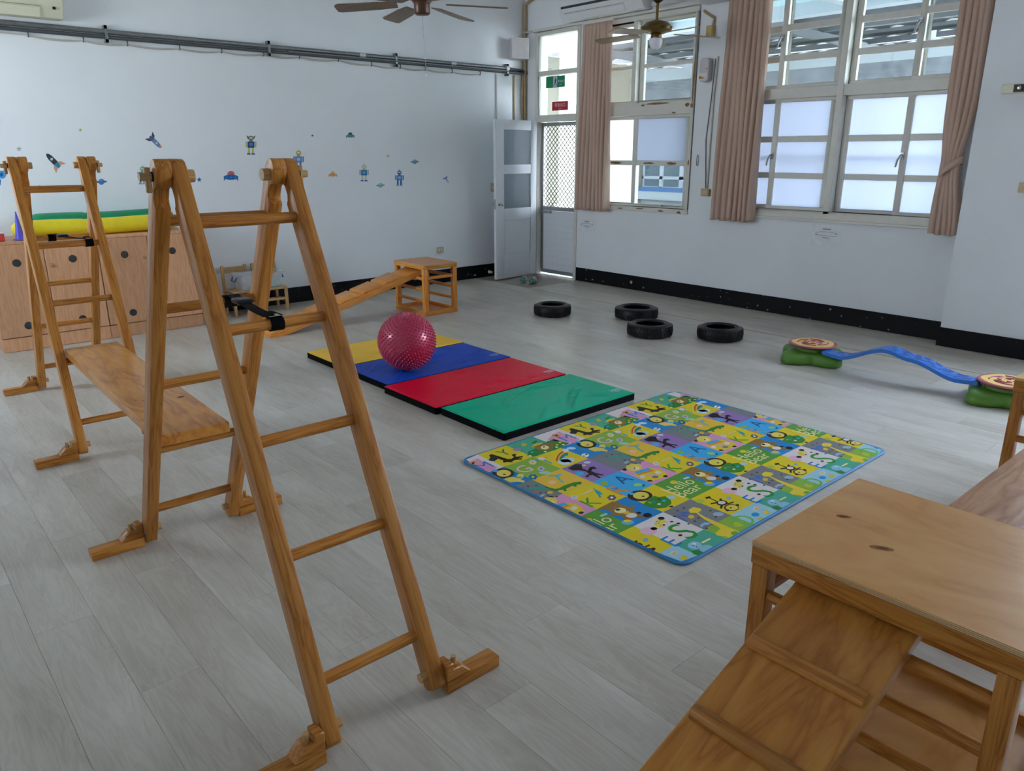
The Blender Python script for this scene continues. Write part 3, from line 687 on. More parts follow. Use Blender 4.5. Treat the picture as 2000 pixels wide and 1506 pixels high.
# plank that bridges the two ladders
pz = RZ[3]+.0178
pk = thing('bridge_plank', 'wide varnished pine plank resting on rungs between the two A-frame ladders', 'plank', (.897, 3.718, pz), RAD(-1.5))
B().box(-.868, .868, -.133, .133, .0, .044).obj('board', PINE_TOP, pk, rot=(0, 0, PI/2), bevel=.006, seg=3)
for sy in (1, -1):
    bar('hook_cleat', (-.11, sy*.79, -.017), (.11, sy*.79, -.017), .03, .034, PINE, pk)
decal('printed_marks', [(ell(-.03+dx, -.33+dy, r, r*.7, 10), S(70, 44, 24), 0) for dx, dy, r in ((0, 0, .010), (.03, .02, .006), (.05, -.02, .008), (-.03, .02, .004), (.02, .05, .005), (-.02, -.04, .006), (.06, .03, .004), (-.05, -.02, .004))]+[(ell(.085, -.42, .016, .011), S(92, 58, 34), 0)], lambda u, v, d: (u, v, .0442+d), None, pk)

# ------------------------------------------------------------------ climbing boxes, ramps and plank
def climb_box(label, x0, y0, sx_, sy_, h, rz, topmat, mat, leg=.05, ply=.014, ap=.052):
    r = thing('climbing_box', label, 'box', (x0, y0, 0), 0, 'wooden climbing boxes')      # origin at the low x, low y corner
    t = B().box(0, sy_, 0, sx_, 0, ply).obj('top_panel', topmat, r, bevel=.0015)
    t.location = (sx_, 0, h-ply); t.rotation_euler = (0, 0, PI/2)
    for q in range(3):
        z = h-ply+.002+q*.0044; b = B(); e = .0008
        b.box(-e, .001, -e, sy_+e, z, z+.0019); b.box(sx_-.001, sx_+e, -e, sy_+e, z, z+.0019); b.box(0, sx_, -e, .001, z, z+.0019); b.box(0, sx_, sy_-.001, sy_+e, z, z+.0019)
        b.obj('plywood_edge_line', plain('pale_ply_line', S(222, 198, 158), .6), r, smooth=0)
    za, zb_ = h-ply-ap, h-ply
    for y in (.0125, sy_-.0125): bar('apron', (.0255, y, (za+zb_)/2), (sx_-.0255, y, (za+zb_)/2), .025, ap, mat, r)
    for x in (.0125, sx_-.0125): bar('apron', (x, 0, (za+zb_)/2), (x, sy_, (za+zb_)/2), .025, ap, mat, r)
    bh = .046
    for y in (.0125, sy_-.0125): bar('base_rail', (.0255, y, bh/2+.001), (sx_-.0255, y, bh/2+.001), .025, bh, mat, r)
    for x in (.0125, sx_-.0125): bar('base_rail', (x, 0, bh/2+.001), (x, sy_, bh/2+.001), .025, bh, mat, r)
    bp = B().box(.026, sx_-.026, .026, sy_-.026, .008, .018).obj('base_panel', topmat, r)
    for x in (leg/2+.002, sx_-leg/2-.002):
        for y in (leg/2+.002, sy_-leg/2-.002): bar('leg', (x, y, bh+.0015), (x, y, za-.0005), leg, leg*.9, mat, r, .004, 2, side=(1, 0, 0))
    for x in (leg/2+.002, sx_-leg/2-.002):
        for z in rz: rod('rung', (x, leg-.002, z), (x, sy_-leg+.002, z), .0165, mat, r)
    for y in (leg/2+.002, sy_-leg/2-.002): rod('rung', (leg-.002, y, rz[0]+.008), (sx_-leg+.002, y, rz[0]+.008), .0165, mat, r)
    return r
def make_ramp(label, xt, ztop, yc, slope, Ln, wd, mat, cleats, thick, grp='ramp boards hooked on the boxes', half=.021):
    """board that leans on a box: xt, ztop = top surface at its upper end; falls towards -x"""
    a = math.atan(slope); r = thing('ramp_board', label, 'ramp', (xt-Ln*math.cos(a)/2, yc, ztop-Ln*math.sin(a)/2), 0, grp); r.rotation_euler = (0, -a, 0)
    bd = B().box(-Ln/2, Ln/2, -wd/2, wd/2, -thick, 0).obj('board', mat, r, bevel=.007, seg=3)
    tr = [(-half, .0005), (-half+.004, .011), (-half+.013, .019), (half-.013, .019), (half-.004, .011), (half, .0005)]
    cl = None
    for x in cleats:
        if cl is None:
            cl = B().prism([(-p[0], p[1]) for p in tr], -wd/2+.012, wd/2-.012, 0).obj('cleat', PINE if mat is PINE_TOP else mat, r, bevel=.002); o = cl
        else: o = bpy.data.objects.new('cleat', cl.data); link(o, r)
        o.location = (Ln/2-x, 0, 0); o.rotation_euler = (0, 0, PI/2)
    bar('hook_block', (Ln/2-.11, -wd/2+.02, -thick-.014), (Ln/2-.11, wd/2-.02, -thick-.014), .03, .026, mat, r)
    bar('toe_block', (-Ln/2+.03, -wd/2+.01, -thick-.01), (-Ln/2+.03, wd/2-.01, -thick-.01), .045, .018, mat, r)
    return r
NB = climb_box('large wooden climbing box with knotted plywood top, nearest the printed play mat', 1.64, .288, .60, .632, .58, (.425, .292, .158), PLY, PINE)
climb_box('wooden climbing box beside the green balance base, at the far end of the plank', 3.86, .335, .60, .632, .58, (.425, .292, .158), PLY, PINE)
climb_box('small orange wooden climbing box by the black skirting of the back wall', 4.20, 6.105, .405, .535, .505, (.365, .258, .142), LITPINE, LITPINE, .048, .012, .034)
kn = []
for kx, ky, ra, rb in ((1648, 1009, .016, .006), (1722, 1071, .024, .008)):
    q = PX(kx, ky, 2, .58); kn += [(ell(q.x-1.64, q.y-.288, rb*1.6, ra*1.25, 14, .5), S(150, 98, 50), 0), (ell(q.x-1.64, q.y-.288, rb*.6, ra*.7, 12, .5), S(84, 48, 22), 1)]
decal('knots', kn, lambda u, v, d: (u, v, .5802+d), None, NB)
make_ramp('broad pine ramp with cleats leaning on the large climbing box', 1.735, .530, .652, .355, 1.57, .302, PINE_TOP, (.30, .535, .765, .995, 1.225, 1.455), .036)
make_ramp('orange pine ramp with cleats leaning on the small climbing box', 4.315, .452, 6.405, .262, 1.72, .285, LITPINE, (.36, .61, .86, 1.11, 1.36, 1.59), .058, half=.118)
bpk = thing('bridge_plank', 'pale pine plank laid between the two large climbing boxes', 'plank', (3.05, .60, .4425))
B().box(-.90, .90, -.135, .135, 0, .03).obj('board', wood('pinkish_pine_board', S(150, 104, 74), S(178, 130, 96), S(196, 150, 116), sc=(1.2, 6.5, 6.5), ns=1.6, rough=.28), bpk, bevel=.005, seg=2)
for sx_ in (-1, 1): bar('hook_cleat', (sx_*.76, -.11, -.013), (sx_*.76, .11, -.013), .03, .025, PINE, bpk)

# ------------------------------------------------------------------ gym mats and ball
from mathutils import noise as mnoise
def gym_mat(label, x0, y0, lx, ly, mat, seed, logo=True):
    h = .052; r = thing('gym_mat', label, 'mat', (x0, y0, 0), 0, 'coloured gym mats laid in a row')
    s = B().prism(rrect(0, lx, 0, ly, .012, 3), .002, h-.006).obj('side_band', BLACK, r)
    nx, ny = 90, 46; vs = []; fs = []; rr = random.Random(seed)
    fold = [(rr.uniform(.1, .9)*lx, rr.uniform(.1, .9)*ly, rr.uniform(-.9, .9), rr.uniform(.1, .34), rr.uniform(.005, .011), rr.uniform(.007, .015)) for _ in range(14)]
    for j in range(ny+1):
        for i in range(nx+1):
            x, y = lx*i/nx, ly*j/ny; e = min(x, lx-x, y, ly-y); ed = min(1, e/.05)
            z = .0035*mnoise.noise((x*3.2+seed, y*3.2, 0))
            for fx, fy, fa, fl_, fh, fw in fold:
                u = (x-fx)*math.cos(fa)+(y-fy)*math.sin(fa); v = -(x-fx)*math.sin(fa)+(y-fy)*math.cos(fa)+.3*u*u
                z += fh*math.exp(-(u/fl_)**2*2.5)*(math.exp(-(v/fw)**2)-.55*math.exp(-((v-fw*1.9)/fw)**2))
            vs.append((x, y, h-.006*(1-min(1, e/.012))**2+max(z*ed, -.0045)))
    for j in range(ny):
        for i in range(nx): k = j*(nx+1)+i; fs.append((k, k+1, k+nx+2, k+nx+1))
    B().add(vs, fs).obj('cover', mat, r, smooth=80, recalc=False)
    if logo:
        P = []; cx, cy = lx-.12, ly-.50+.42*0+.0; cx, cy = lx-.075, .10
        def stroke(pts, w):
            for k in range(len(pts)-1):
                a, b_ = Vector(pts[k]), Vector(pts[k+1]); d = (b_-a); n = Vector((-d.y, d.x)).normalized()*w/2
                P.append(([tuple(a+n), tuple(a-n), tuple(b_-n), tuple(b_+n)], S(214, 222, 236), 0))
        stroke([(cx+.045*math.cos(t), cy+.024*math.sin(t)) for t in [2*PI*k/22 for k in range(20)]], .0035)
        stroke([(cx-.03+.06*t, cy+.012*math.sin(t*17)) for t in [k/24 for k in range(25)]], .004)
        stroke([(cx-.05, cy+.02), (cx-.02, cy+.012), (cx+.03, cy+.016)], .003)
        decal('printed_logo', P, lambda u, v, d: (u, v, h+.006+d), None, r)
    return r
gym_mat('green gym mat with black sides, end of the row by the printed play mat', 2.578, 3.018, 1.132, .60, M_GRN, 3)
gym_mat('red gym mat with black sides between the green and the blue mat', 2.552, 3.634, 1.138, .60, M_RED, 9)
gym_mat('blue gym mat with black sides carrying the knobbly ball', 2.592, 4.250, 1.112, .60, M_BLU, 14)
gym_mat('yellow gym mat with black sides, end of the row behind the ball', 2.588, 4.868, 1.138, .56, M_YEL, 21, False)
RB = .201; cb = PX(795, 666.5, 2, .067+RB)
ball = thing('massage_ball', 'shiny magenta knobbly exercise ball on the blue mat', 'ball', (cb.x, cb.y, .067))
bm = bmesh.new(); bmesh.ops.create_uvsphere(bm, u_segments=64, v_segments=40, radius=RB)
me = bpy.data.meshes.new('ball_skin'); bm.to_mesh(me); bm.free(); me.materials.append(BALLM); me.shade_smooth()
o = bpy.data.objects.new('ball_skin', me); link(o, ball); o.location = (0, 0, RB)
nb = B(); NN = 900; ga = PI*(3-math.sqrt(5))
for k in range(NN):
    z = 1-2*(k+.5)/NN; r_ = math.sqrt(1-z*z); a = k*ga; d = Vector((r_*math.cos(a), r_*math.sin(a), z))
    if z < -.985: continue
    t1 = d.orthogonal().normalized(); t2 = d.cross(t1); vs = []
    for q, (rad, hh) in enumerate(((.0064, -.001), (.0044, .008))):
        for j in range(6): t = PI*j/3; vs.append(d*(RB+hh)+(t1*math.cos(t)+t2*math.sin(t))*rad)
    vs.append(d*(RB+.0102)); fs = [(j, (j+1) % 6, 6+(j+1) % 6, 6+j) for j in range(6)]+[(6+j, 6+(j+1) % 6, 12) for j in range(6)]
    nb.add(vs, fs)
tag(nb.obj('nubs', BALLM, ball, (0, 0, RB), smooth=70, recalc=False), kind='stuff')

# ------------------------------------------------------------------ tyres
def tyre(label, px0, px1, pyb, R_, rz):
    g = PX((px0+px1)/2, pyb, 2, 0); d = Vector((g.x, g.y)).normalized(); c = Vector((g.x, g.y))+d*R_*.965
    t = thing('tyre', label, 'tyre', (c.x, c.y, .001), rz, 'small black tyres on the floor')
    H = .112; ri = R_*.62
    prof = [(ri, .012), (ri+.006, .003), (ri+.03, 0), (R_-.03, .001), (R_-.008, .012), (R_, .03), (R_+.001, H/2), (R_, H-.03), (R_-.008, H-.012), (R_-.03, H-.001), (ri+.03, H), (ri+.006, H-.003), (ri, H-.012), (ri+.004, H-.022), (R_-.035, H-.03), (R_-.018, H/2), (R_-.035, .03), (ri+.004, .022)]
    B().lathe(prof, 56, close=True).obj('carcass', RUBBER, t, smooth=60)
    b = B(); n = 44
    for k in range(n):
        for sg in (1, -1):
            vs = []
            for (da, z, rr_) in ((0, .5, R_+.001), (.075, .5, R_+.001), (0.0, .88, R_-.004), (.075, .88, R_-.004)):
                for e in (0, .0045):
                    a = 2*PI*(k+(0 if sg > 0 else .5))/n+da+(.10*(z-.5) if True else 0)
                    zz = H/2+sg*(z-.5)*H; vs.append(((rr_+e)*math.cos(a), (rr_+e)*math.sin(a), zz))
            b.add(vs, [(1, 3, 7, 5), (0, 4, 5, 1), (2, 3, 7, 6), (0, 1, 3, 2), (4, 6, 7, 5)])
    b.obj('tread_blocks', RUBBER, t, smooth=0)
    b = B()
    for r2, z2 in ((ri+.02, H+.0005), (R_-.045, H+.0002)): b.lathe([(r2-.0025, z2-.002), (r2-.001, z2+.0015), (r2+.001, z2+.0015), (r2+.0025, z2-.002)], 48)
    b.obj('bead_rings', RUBBER, t)
    return t
tyre('black rubber tyre standing alone in front of the mesh door', 1042, 1115, 622, .183, .3)
tyre('black rubber tyre half hidden behind another tyre, below the small window', 1200, 1284, 629, .207, 1.1)
tyre('black rubber tyre in front of another tyre it overlaps', 1223, 1313, 664, .198, 2.)
tyre('black rubber tyre standing alone beside the wavy blue board', 1360, 1449, 671, .192, .7)

# ------------------------------------------------------------------ balance path: green bases, wavy blue boards
def base(label, x, y, rz):
    t = thing('stepping_stone', label, 'balance toy', (x, y, .001), rz, 'green four-lobed balance bases')
    def rad(a): return .228+.052*math.cos(4*a)
    lay = [(.90, 0), (.985, .010), (1.0, .032), (.985, .056), (.93, .074), (.82, .085), (.66, .088)]
    n = 72; vs = []; fs = []
    for s_, z in lay:
        for k in range(n): a = 2*PI*k/n; q = rad(a)*s_ if s_ > .7 else lin(.15, rad(a)*.66, .3); vs.append((q*math.cos(a), q*math.sin(a), z))
    for i in range(len(lay)-1):
        for k in range(n): fs.append((i*n+k, i*n+(k+1) % n, (i+1)*n+(k+1) % n, (i+1)*n+k))
    fs.append(tuple(range(n-1, -1, -1))); fs.append(tuple((len(lay)-1)*n+k for k in range(n)))
    B().add(vs, fs).obj('lobed_base', GREEN, t, smooth=60)
    B().lathe([(0, .088), (.122, .088), (.127, .09), (.125, .11), (.115, .113), (0, .113)], 48).obj('collar', GREEN, t)
    B().lathe([(0, .1135), (.11, .1135), (.115, .116), (.115, .126), (0, .126)], 48).obj('spring_ring', VYEL, t)
    dk = B().lathe([(0, .127), (.165, .127), (.175, .130), (.178, .136), (.172, .141), (0, .1415)], 64).obj('top_disc', MAROON, t)
    dk.rotation_euler = (0, 0, .4)
    B().prism([(lin(.150, .158, .5+.5*math.sin(5*a))*math.cos(a), lin(.150, .158, .5+.5*math.sin(5*a))*math.sin(a)) for a in [2*PI*k/60 for k in range(60)]], .1416, .1424).obj('disc_face', DISCY, dk, smooth=0)
    b = B()
    for q in range(4):
        a0 = q*PI/2; pts = []
        for k in range(26):
            u = k/25; r_ = .028+.085*u; a = a0+.75*math.sin(u*7.2)
            pts.append((r_*math.cos(a), r_*math.sin(a), .1435))
        b.tube(pts, .0055, 6)
    b.obj('squiggle_relief', MAROON, dk)
    return t
def wavy(label, x, y0, y1, prof):
    t = thing('balance_board', label, 'balance toy', (x, 0, 0), 0, 'wavy blue balance boards')
    hw = .075; n = 48; th = .026; vs = []; fs = []
    def zc(s):
        for k in range(len(prof)-1):
            if prof[k][0] <= s <= prof[k+1][0]:
                u = (s-prof[k][0])/(prof[k+1][0]-prof[k][0]); u = u*u*(3-2*u); return lin(prof[k][1], prof[k+1][1], u)
        return prof[-1][1]
    for k in range(n+1):
        s = k/n; y = lin(y0, y1, s); z = zc(s); w_ = hw*(1 if .12 < s < .88 else .62+.38*math.sin(PI/2*min(s, 1-s)/.12))
        for xx, dz in ((-w_, -th), (w_, -th), (w_, 0), (w_-.012, .002), (-w_+.012, .002), (-w_, 0)): vs.append((xx, y, z+dz))
    for k in range(n):
        for q in range(6): fs.append((k*6+q, k*6+(q+1) % 6, (k+1)*6+(q+1) % 6, (k+1)*6+q))
    fs.append(tuple(range(6))); fs.append(tuple(n*6+q for q in range(5, -1, -1)))
    B().add(vs, fs).obj('board', BLUE, t, smooth=40)
    b = B(); rr = random.Random(4)
    for row in range(6):
        s = .05+rr.random()*.05; xx = -.055+row*.022
        while s < .93:
            l_ = rr.uniform(.03, .07); m_ = 4; P = []
            for e in range(m_+1):
                q = s+l_*e/m_; P.append((lin(y0, y1, q), zc(q)))
            for e in range(m_): b.add([(xx-.0065, P[e][0], P[e][1]+.0024), (xx+.0065, P[e][0], P[e][1]+.0024), (xx+.0065, P[e+1][0], P[e+1][1]+.0024), (xx-.0065, P[e+1][0], P[e+1][1]+.0024)], [(0, 1, 2, 3)])
            s += l_+rr.uniform(.02, .05)
    tag(b.obj('slot_pattern', BLUED, t, smooth=0, recalc=False), kind='stuff')
    for s in (0, 1): rod('end_knob', (-.05, lin(y0, y1, s), zc(s)-.01), (.05, lin(y0, y1, s), zc(s)-.01), .017, BLUE, t)
    return t
base('green four-lobed base with yellow and maroon disc, beside a lone tyre', 5.505, 2.75, RAD(72))
base('green four-lobed base with yellow and maroon disc, partly behind the climbing box', 5.475, 1.40, RAD(60))
wavy('wavy blue board spanning the two green balance bases', 5.44, 2.60, 1.565, [(0, .118), (.12, .114), (.44, .226), (.60, .195), (.9, .116), (1, .118)])
wavy('wavy blue board leading away behind the wooden climbing box', 5.40, 1.235, .20, [(0, .118), (.12, .112), (.55, .05), (.8, .032), (1, .030)])

# ------------------------------------------------------------------ printed play mat
MX0, MX1, MY0, MY1 = 2.212, 4.040, 1.522, 2.955
pm = thing('play_mat', 'alphabet play mat of printed animal squares with blue edge', 'play mat', ((MX0+MX1)/2, (MY0+MY1)/2, 0))
hx, hy = (MX1-MX0)/2, (MY1-MY0)/2; MH = .011
b = B(); lay = [(.004, .001), (0, .004), (0, .008), (.003, MH)]
ol = [rrect(-hx+e, hx-e, -hy+e, hy-e, .06, 8) for e, z in lay]; n = len(ol[0]); vs = []; fs = []
for (e, z), P in zip(lay, ol): vs += [(p[0], p[1], z) for p in P]
for i in range(3):
    for k in range(n): fs.append((i*n+k, i*n+(k+1) % n, (i+1)*n+(k+1) % n, (i+1)*n+k))
fs.append(tuple(range(n-1, -1, -1))); fs.append(tuple(3*n+k for k in range(n)))
b.add(vs, fs).obj('foam_with_blue_binding', plain('blue_mat_binding', S(44, 126, 184), .5, var=.05), pm, smooth=50)
GX, GY, TW = 2.327, [2.94, 2.725, 2.513, 2.297, 2.08, 1.865, 1.648, 1.535], .2015
YEL, ORA, GRE, LGR, BLU_, SKY, PUR, GRY, PNK, WHI, TEA, LBL, BLK, BRN, CRM, RED_ = (S(226, 200, 34), S(232, 186, 60), S(92, 156, 62), S(142, 178, 66), S(40, 132, 196), S(64, 170, 222), S(150, 118, 178), S(128, 126, 128), S(222, 150, 186), S(226, 212, 208), S(80, 168, 140), S(160, 200, 214), S(38, 34, 34), S(148, 112, 56), S(238, 224, 160), S(206, 70, 60))
DKG, MAN, LION = S(46, 130, 54), S(62, 44, 34), S(230, 206, 92)
ROWS = [(WHI, YEL, TEA), (BLU_, LGR, YEL), (GRY, ORA, PUR), (PNK, YEL, SKY), (GRE, BLU_, YEL), (YEL, WHI, GRY), (LBL, TEA, LGR)]
art = []                                               # (points on the floor, colour, layer, period of three squares)
def px(crop, sc, pts): return [tuple(PX(crop[0]+x*sc, crop[1]+y*sc, 2, MH)[:2]) for x, y in pts]
CA, CB, CC = ((900, 820), .13), ((1100, 880), .12), ((1250, 880), .15272)
def P_(c, pts, col, ly=1): art.append((px(*c, pts), col, ly))
def E_(c, x, y, rx, ry, col, ly=1, n=16): P_(c, ell(x, y, rx, ry, n), col, ly)
def L_(c, ch, x, y, h, col, ly=2, rot=0):
    q = px(*c, [(x, y)])[0]
    for t in text_polys(ch, q[0], q[1], h, rot): art.append((t, col, ly))
def flower(c, x, y, r, col, mid, ly=2):
    for k in range(6): E_(c, x+r*.62*math.cos(k*PI/3), y+r*.38*math.sin(k*PI/3), r*.42, r*.26, col, ly, 8)
    E_(c, x, y, r*.36, r*.22, mid, ly+1, 10)
# row 0
P_(CA, [(425,530),(470,518),(545,540),(640,570),(700,590),(760,588),(800,560),(762,530),(800,512),(850,524),(822,532),(826,556),(930,545),(936,560),(862,580),(920,580),(920,598),(830,602),(760,628),(785,632),(780,642),(690,636),(660,645),(630,640),(640,612),(560,585),(545,595),(510,622),(440,620),(415,600),(445,575)], BLK)
L_(CA, 'Y', 645, 492, .075, DKG)
P_(CA, [(1010,480),(1000,540),(1110,555),(1300,490),(1420,455),(1600,370),(1640,350),(1520,330),(1400,290),(1290,330),(1100,440)], DKG)
E_(CA, 1255, 405, 140, 58, BRN, 2); E_(CA, 1105, 395, 30, 18, BRN, 2); E_(CA, 1370, 360, 30, 18, BRN, 2)
P_(CA, [(1060,405),(1100,370),(1220,345),(1232,356),(1130,392),(1062,416)], YEL, 3); E_(CA, 1262, 418, 62, 30, CRM, 3); E_(CA, 1248, 410, 18, 9, BLK, 4)
for x, y, c_ in ((1270, 480, WHI), (1440, 412, WHI), (1070, 490, SKY), (1040, 543, CRM), (1445, 378, YEL), (1540, 375, WHI), (1490, 342, YEL)): E_(CA, x, y, 24, 11, c_, 3, 8)
flower(CA, 950, 375, 42, YEL, ORA); P_(CA, [(1050,350),(1130,310),(1160,320),(1100,360)], DKG, 2); E_(CA, 845, 445, 60, 26, S(150, 140, 170), 1)
L_(CA, 'M', 345, 690, .085, BLU_); E_(CA, 205, 655, 42, 20, ORA, 2); E_(CA, 1410, 235, 46, 20, S(232, 150, 120), 2)
P_(CA, [(1300,300),(1520,330),(1700,352),(1790,290),(1640,250),(1480,180),(1400,215)], PNK, 1)
# row 1
E_(CA, 640, 805, 165, 75, MAN, 1, 22); E_(CA, 645, 805, 108, 52, LION, 2, 20); E_(CA, 655, 822, 22, 9, MAN, 3); E_(CA, 520, 768, 42, 20, SKY, 2)
P_(CA, [(640,895),(720,862),(830,860),(860,815),(940,812),(945,860),(900,900),(962,915),(950,945),(860,930),(740,942)], LION, 1); P_(CA, [(800,855),(940,860),(900,882),(810,872)], SKY, 3)
L_(CA, 'G', 945, 742, .085, S(228, 196, 200)); flower(CA, 1080, 640, 58, WHI, YEL); flower(CA, 1085, 860, 70, S(40, 120, 170), YEL); flower(CA, 1205, 735, 58, S(196, 190, 210), GRY); E_(CA, 1260, 795, 90, 22, S(170, 206, 196), 2)
L_(CA, 'T', 1285, 620, .085, S(70, 156, 190)); E_(CA, 1215, 585, 55, 24, WHI, 3)
for k, c_ in enumerate((RED_, ORA, DKG, BLU_)):
    o_ = [(1610-(180-k*24)*math.cos(t), 620-(165-k*21)*math.sin(t)) for t in [PI*.5*q/8 for q in range(9)]]; i_ = [(1610-(156-k*24)*math.cos(t), 620-(144-k*21)*math.sin(t)) for t in [PI*.5*q/8 for q in range(8, -1, -1)]]
    P_(CA, o_+i_, c_, 2)
for x, y, rx, ry in ((1560, 635, 105, 42), (1650, 605, 62, 36), (1560, 610, 62, 34)): E_(CA, x, y, rx, ry, S(196, 216, 222), 3)
E_(CA, 1575, 462, 48, 26, S(206, 226, 240), 3); E_(CA, 1660, 430, 70, 18, S(206, 226, 240), 3); E_(CA, 1870, 535, 58, 30, S(232, 232, 236), 3); E_(CA, 1885, 520, 20, 10, BLK, 4); E_(CA, 1850, 548, 14, 8, BLK, 4)
# row 2
P_(CA, [(1270,1000),(1330,1018),(1420,1040),(1480,1028),(1560,985),(1700,940),(1800,928),(1822,950),(1790,978),(1742,975),(1740,1005),(1700,1010),(1690,988),(1580,1040),(1590,1070),(1550,1075),(1540,1050),(1480,1060),(1440,1078),(1330,1040),(1265,1020)], S(56, 134, 44), 2)
P_(CA, [(1290,860),(1340,830),(1430,830),(1500,810),(1520,818),(1470,855),(1500,900),(1560,945),(1530,948),(1460,900),(1435,860),(1380,845)], S(92, 176, 190), 2); E_(CA, 1370, 940, 60, 30, S(240, 190, 150), 1)
L_(CA, 'N', 1075, 1030, .105, S(58, 160, 136)); P_(CA, [(1165,1155),(1230,1118),(1275,1122),(1205,1165)], S(160, 190, 214), 2)
for x, y in ((1010, 1000), (1290, 1090), (1135, 985), (925, 1030), (1310, 1135), (1440, 1155), (1200, 1100), (1240, 1180)): E_(CA, x, y, 22, 10, S(70, 68, 70), 2, 6)
E_(CA, 1340, 1095, 46, 22, ORA, 3)
P_(CB, [(75,290),(200,222),(300,225),(312,290),(400,330),(430,272),(500,262),(552,300),(480,302),(455,335),(530,368),(655,392),(645,408),(540,396),(615,440),(580,452),(480,402),(425,408),(400,442),(350,430),(380,405),(420,380),(370,342),(250,322),(150,326)], BLK, 2)
E_(CB, 265, 378, 75, 34, SKY, 1); E_(CB, 340, 245, 34, 16, ORA, 3); E_(CB, 390, 195, 58, 18, S(206, 206, 220), 2)
# row 3
E_(CB, 1150, 275, 130, 62, LION, 2); E_(CB, 1165, 218, 44, 20, BLK, 1); E_(CB, 1000, 312, 36, 20, BLK, 1); E_(CB, 1185, 290, 58, 26, CRM, 3); E_(CB, 1160, 290, 18, 9, BLK, 4)
P_(CB, [(1170,350),(1400,285),(1560,305),(1650,345),(1715,420),(1420,505),(1285,475),(1170,395)], YEL, 2); P_(CB, [(1165,350),(1380,285),(1440,312),(1195,382)], SKY, 3); P_(CB, [(1195,385),(1440,315),(1480,330),(1230,405)], S(226, 134, 50), 3)
E_(CB, 1545, 360, 52, 26, WHI, 3); E_(CB, 1290, 430, 46, 24, WHI, 3); E_(CB, 1430, 398, 100, 26, S(226, 176, 130), 3); E_(CB, 1500, 432, 58, 20, GRY, 4); E_(CB, 1665, 420, 40, 16, BLK, 3); E_(CB, 1410, 495, 44, 14, BLK, 3)
L_(CB, 'K', 450, 840, .085, S(72, 156, 44)); P_(CB, [(480,588),(530,640),(600,670),(650,715),(600,720),(620,770),(590,772),(560,720),(530,690)], S(56, 150, 170), 2); flower(CB, 790, 768, 75, S(120, 96, 130), CRM); flower(CB, 180, 762, 62, WHI, LBL); P_(CB, [(280,712),(460,640),(480,650),(300,722)], S(226, 190, 190), 2)
L_(CB, 'A', 960, 468, .085, S(36, 92, 150)); L_(CB, 'R', 905, 640, .10, S(226, 140, 56)); E_(CB, 870, 618, 38, 22, S(60, 150, 190), 4); E_(CB, 670, 535, 70, 34, S(150, 180, 70), 2); E_(CB, 1215, 560, 72, 28, S(150, 200, 110), 2); E_(CB, 1310, 572, 18, 18, S(30, 90, 60), 3)
# row 4
P_(CB, [(560,950),(720,870),(800,830),(890,838),(960,885),(1080,920),(1150,900),(1175,930),(1120,962),(1200,1020),(1335,1080),(1270,1112),(1180,1080),(1100,1130),(1000,1120),(940,1060),(840,1052),(800,1088),(760,1070),(800,1010),(720,970),(620,965)], BRN, 1)
E_(CB, 930, 978, 98, 46, CRM, 2); E_(CB, 888, 965, 40, 18, BLK, 3); P_(CB, [(950,1020),(1050,985),(1090,1010),(1040,1050)], ORA, 3); E_(CB, 1110, 1058, 92, 40, WHI, 3); E_(CB, 1370, 1055, 72, 36, BLK, 2); E_(CB, 1230, 1015, 40, 18, BLK, 2); E_(CB, 1050, 1170, 105, 40, S(110, 170, 220), 2); E_(CB, 1050, 1150, 70, 24, YEL, 3); P_(CB, [(590,1060),(700,1020),(730,1038),(620,1082)], S(190, 216, 236), 2)
E_(CB, 1250, 738, 205, 88, MAN, 1, 24); E_(CB, 1265, 735, 132, 60, LION, 3, 20); E_(CB, 1300, 748, 22, 10, BLK, 4); E_(CB, 1110, 705, 40, 20, SKY, 4)
P_(CB, [(1400,780),(1480,740),(1560,760),(1660,745),(1750,810),(1765,865),(1680,930),(1540,945),(1400,930),(1300,880)], S(60, 136, 52), 2)
for x, y, c_ in ((1475, 835, S(60, 140, 170)), (1560, 795, S(40, 90, 50)), (1640, 820, SKY), (1560, 875, WHI), (1410, 850, LGR)): E_(CB, x, y, 32, 15, c_, 3, 8)
E_(CB, 1760, 765, 70, 26, S(170, 204, 210), 2); E_(CB, 1760, 915, 36, 14, MAN, 3)
for t_, x, y, h in (('Hello', 492, 452, .066), ('Bear', 612, 512, .066)): L_(CC, t_, x, y, h, CRM, 3)
E_(CC, 430, 408, 48, 24, YEL, 2, 10)
# row 5
E_(CC, 1170, 732, 98, 44, MAN, 1); E_(CC, 1175, 732, 82, 34, LION, 2); E_(CC, 1160, 735, 14, 7, BLK, 3); E_(CC, 1050, 672, 72, 36, MAN, 2); E_(CC, 1045, 668, 50, 22, WHI, 3)
for pts in ([(830,600),(890,585),(910,605),(850,622)], [(890,605),(990,648),(985,658),(888,614)], [(900,675),(1000,655),(1005,672),(910,690)], [(1010,620),(1040,612),(1050,640),(1030,650)], [(1110,680),(1190,655),(1200,668),(1120,695)], [(1030,700),(1060,705),(1050,748),(1025,740)]): P_(CC, pts, MAN, 2)
E_(CC, 1120, 765, 26, 14, MAN, 2); E_(CC, 1245, 700, 26, 14, MAN, 2); E_(CC, 770, 650, 60, 24, S(180, 190, 60), 1); E_(CC, 1135, 608, 30, 20, S(120, 180, 200), 1)
E_(CC, 265, 935, 82, 54, LION, 1); E_(CC, 272, 868, 44, 20, BLK, 1); E_(CC, 178, 1000, 44, 20, BLK, 1); E_(CC, 325, 952, 46, 26, WHI, 2); E_(CC, 305, 955, 18, 10, BLK, 3)
for x, y in ((215, 910), (240, 930), (255, 900), (205, 940), (262, 965)): E_(CC, x, y, 8, 5, MAN, 2, 6)
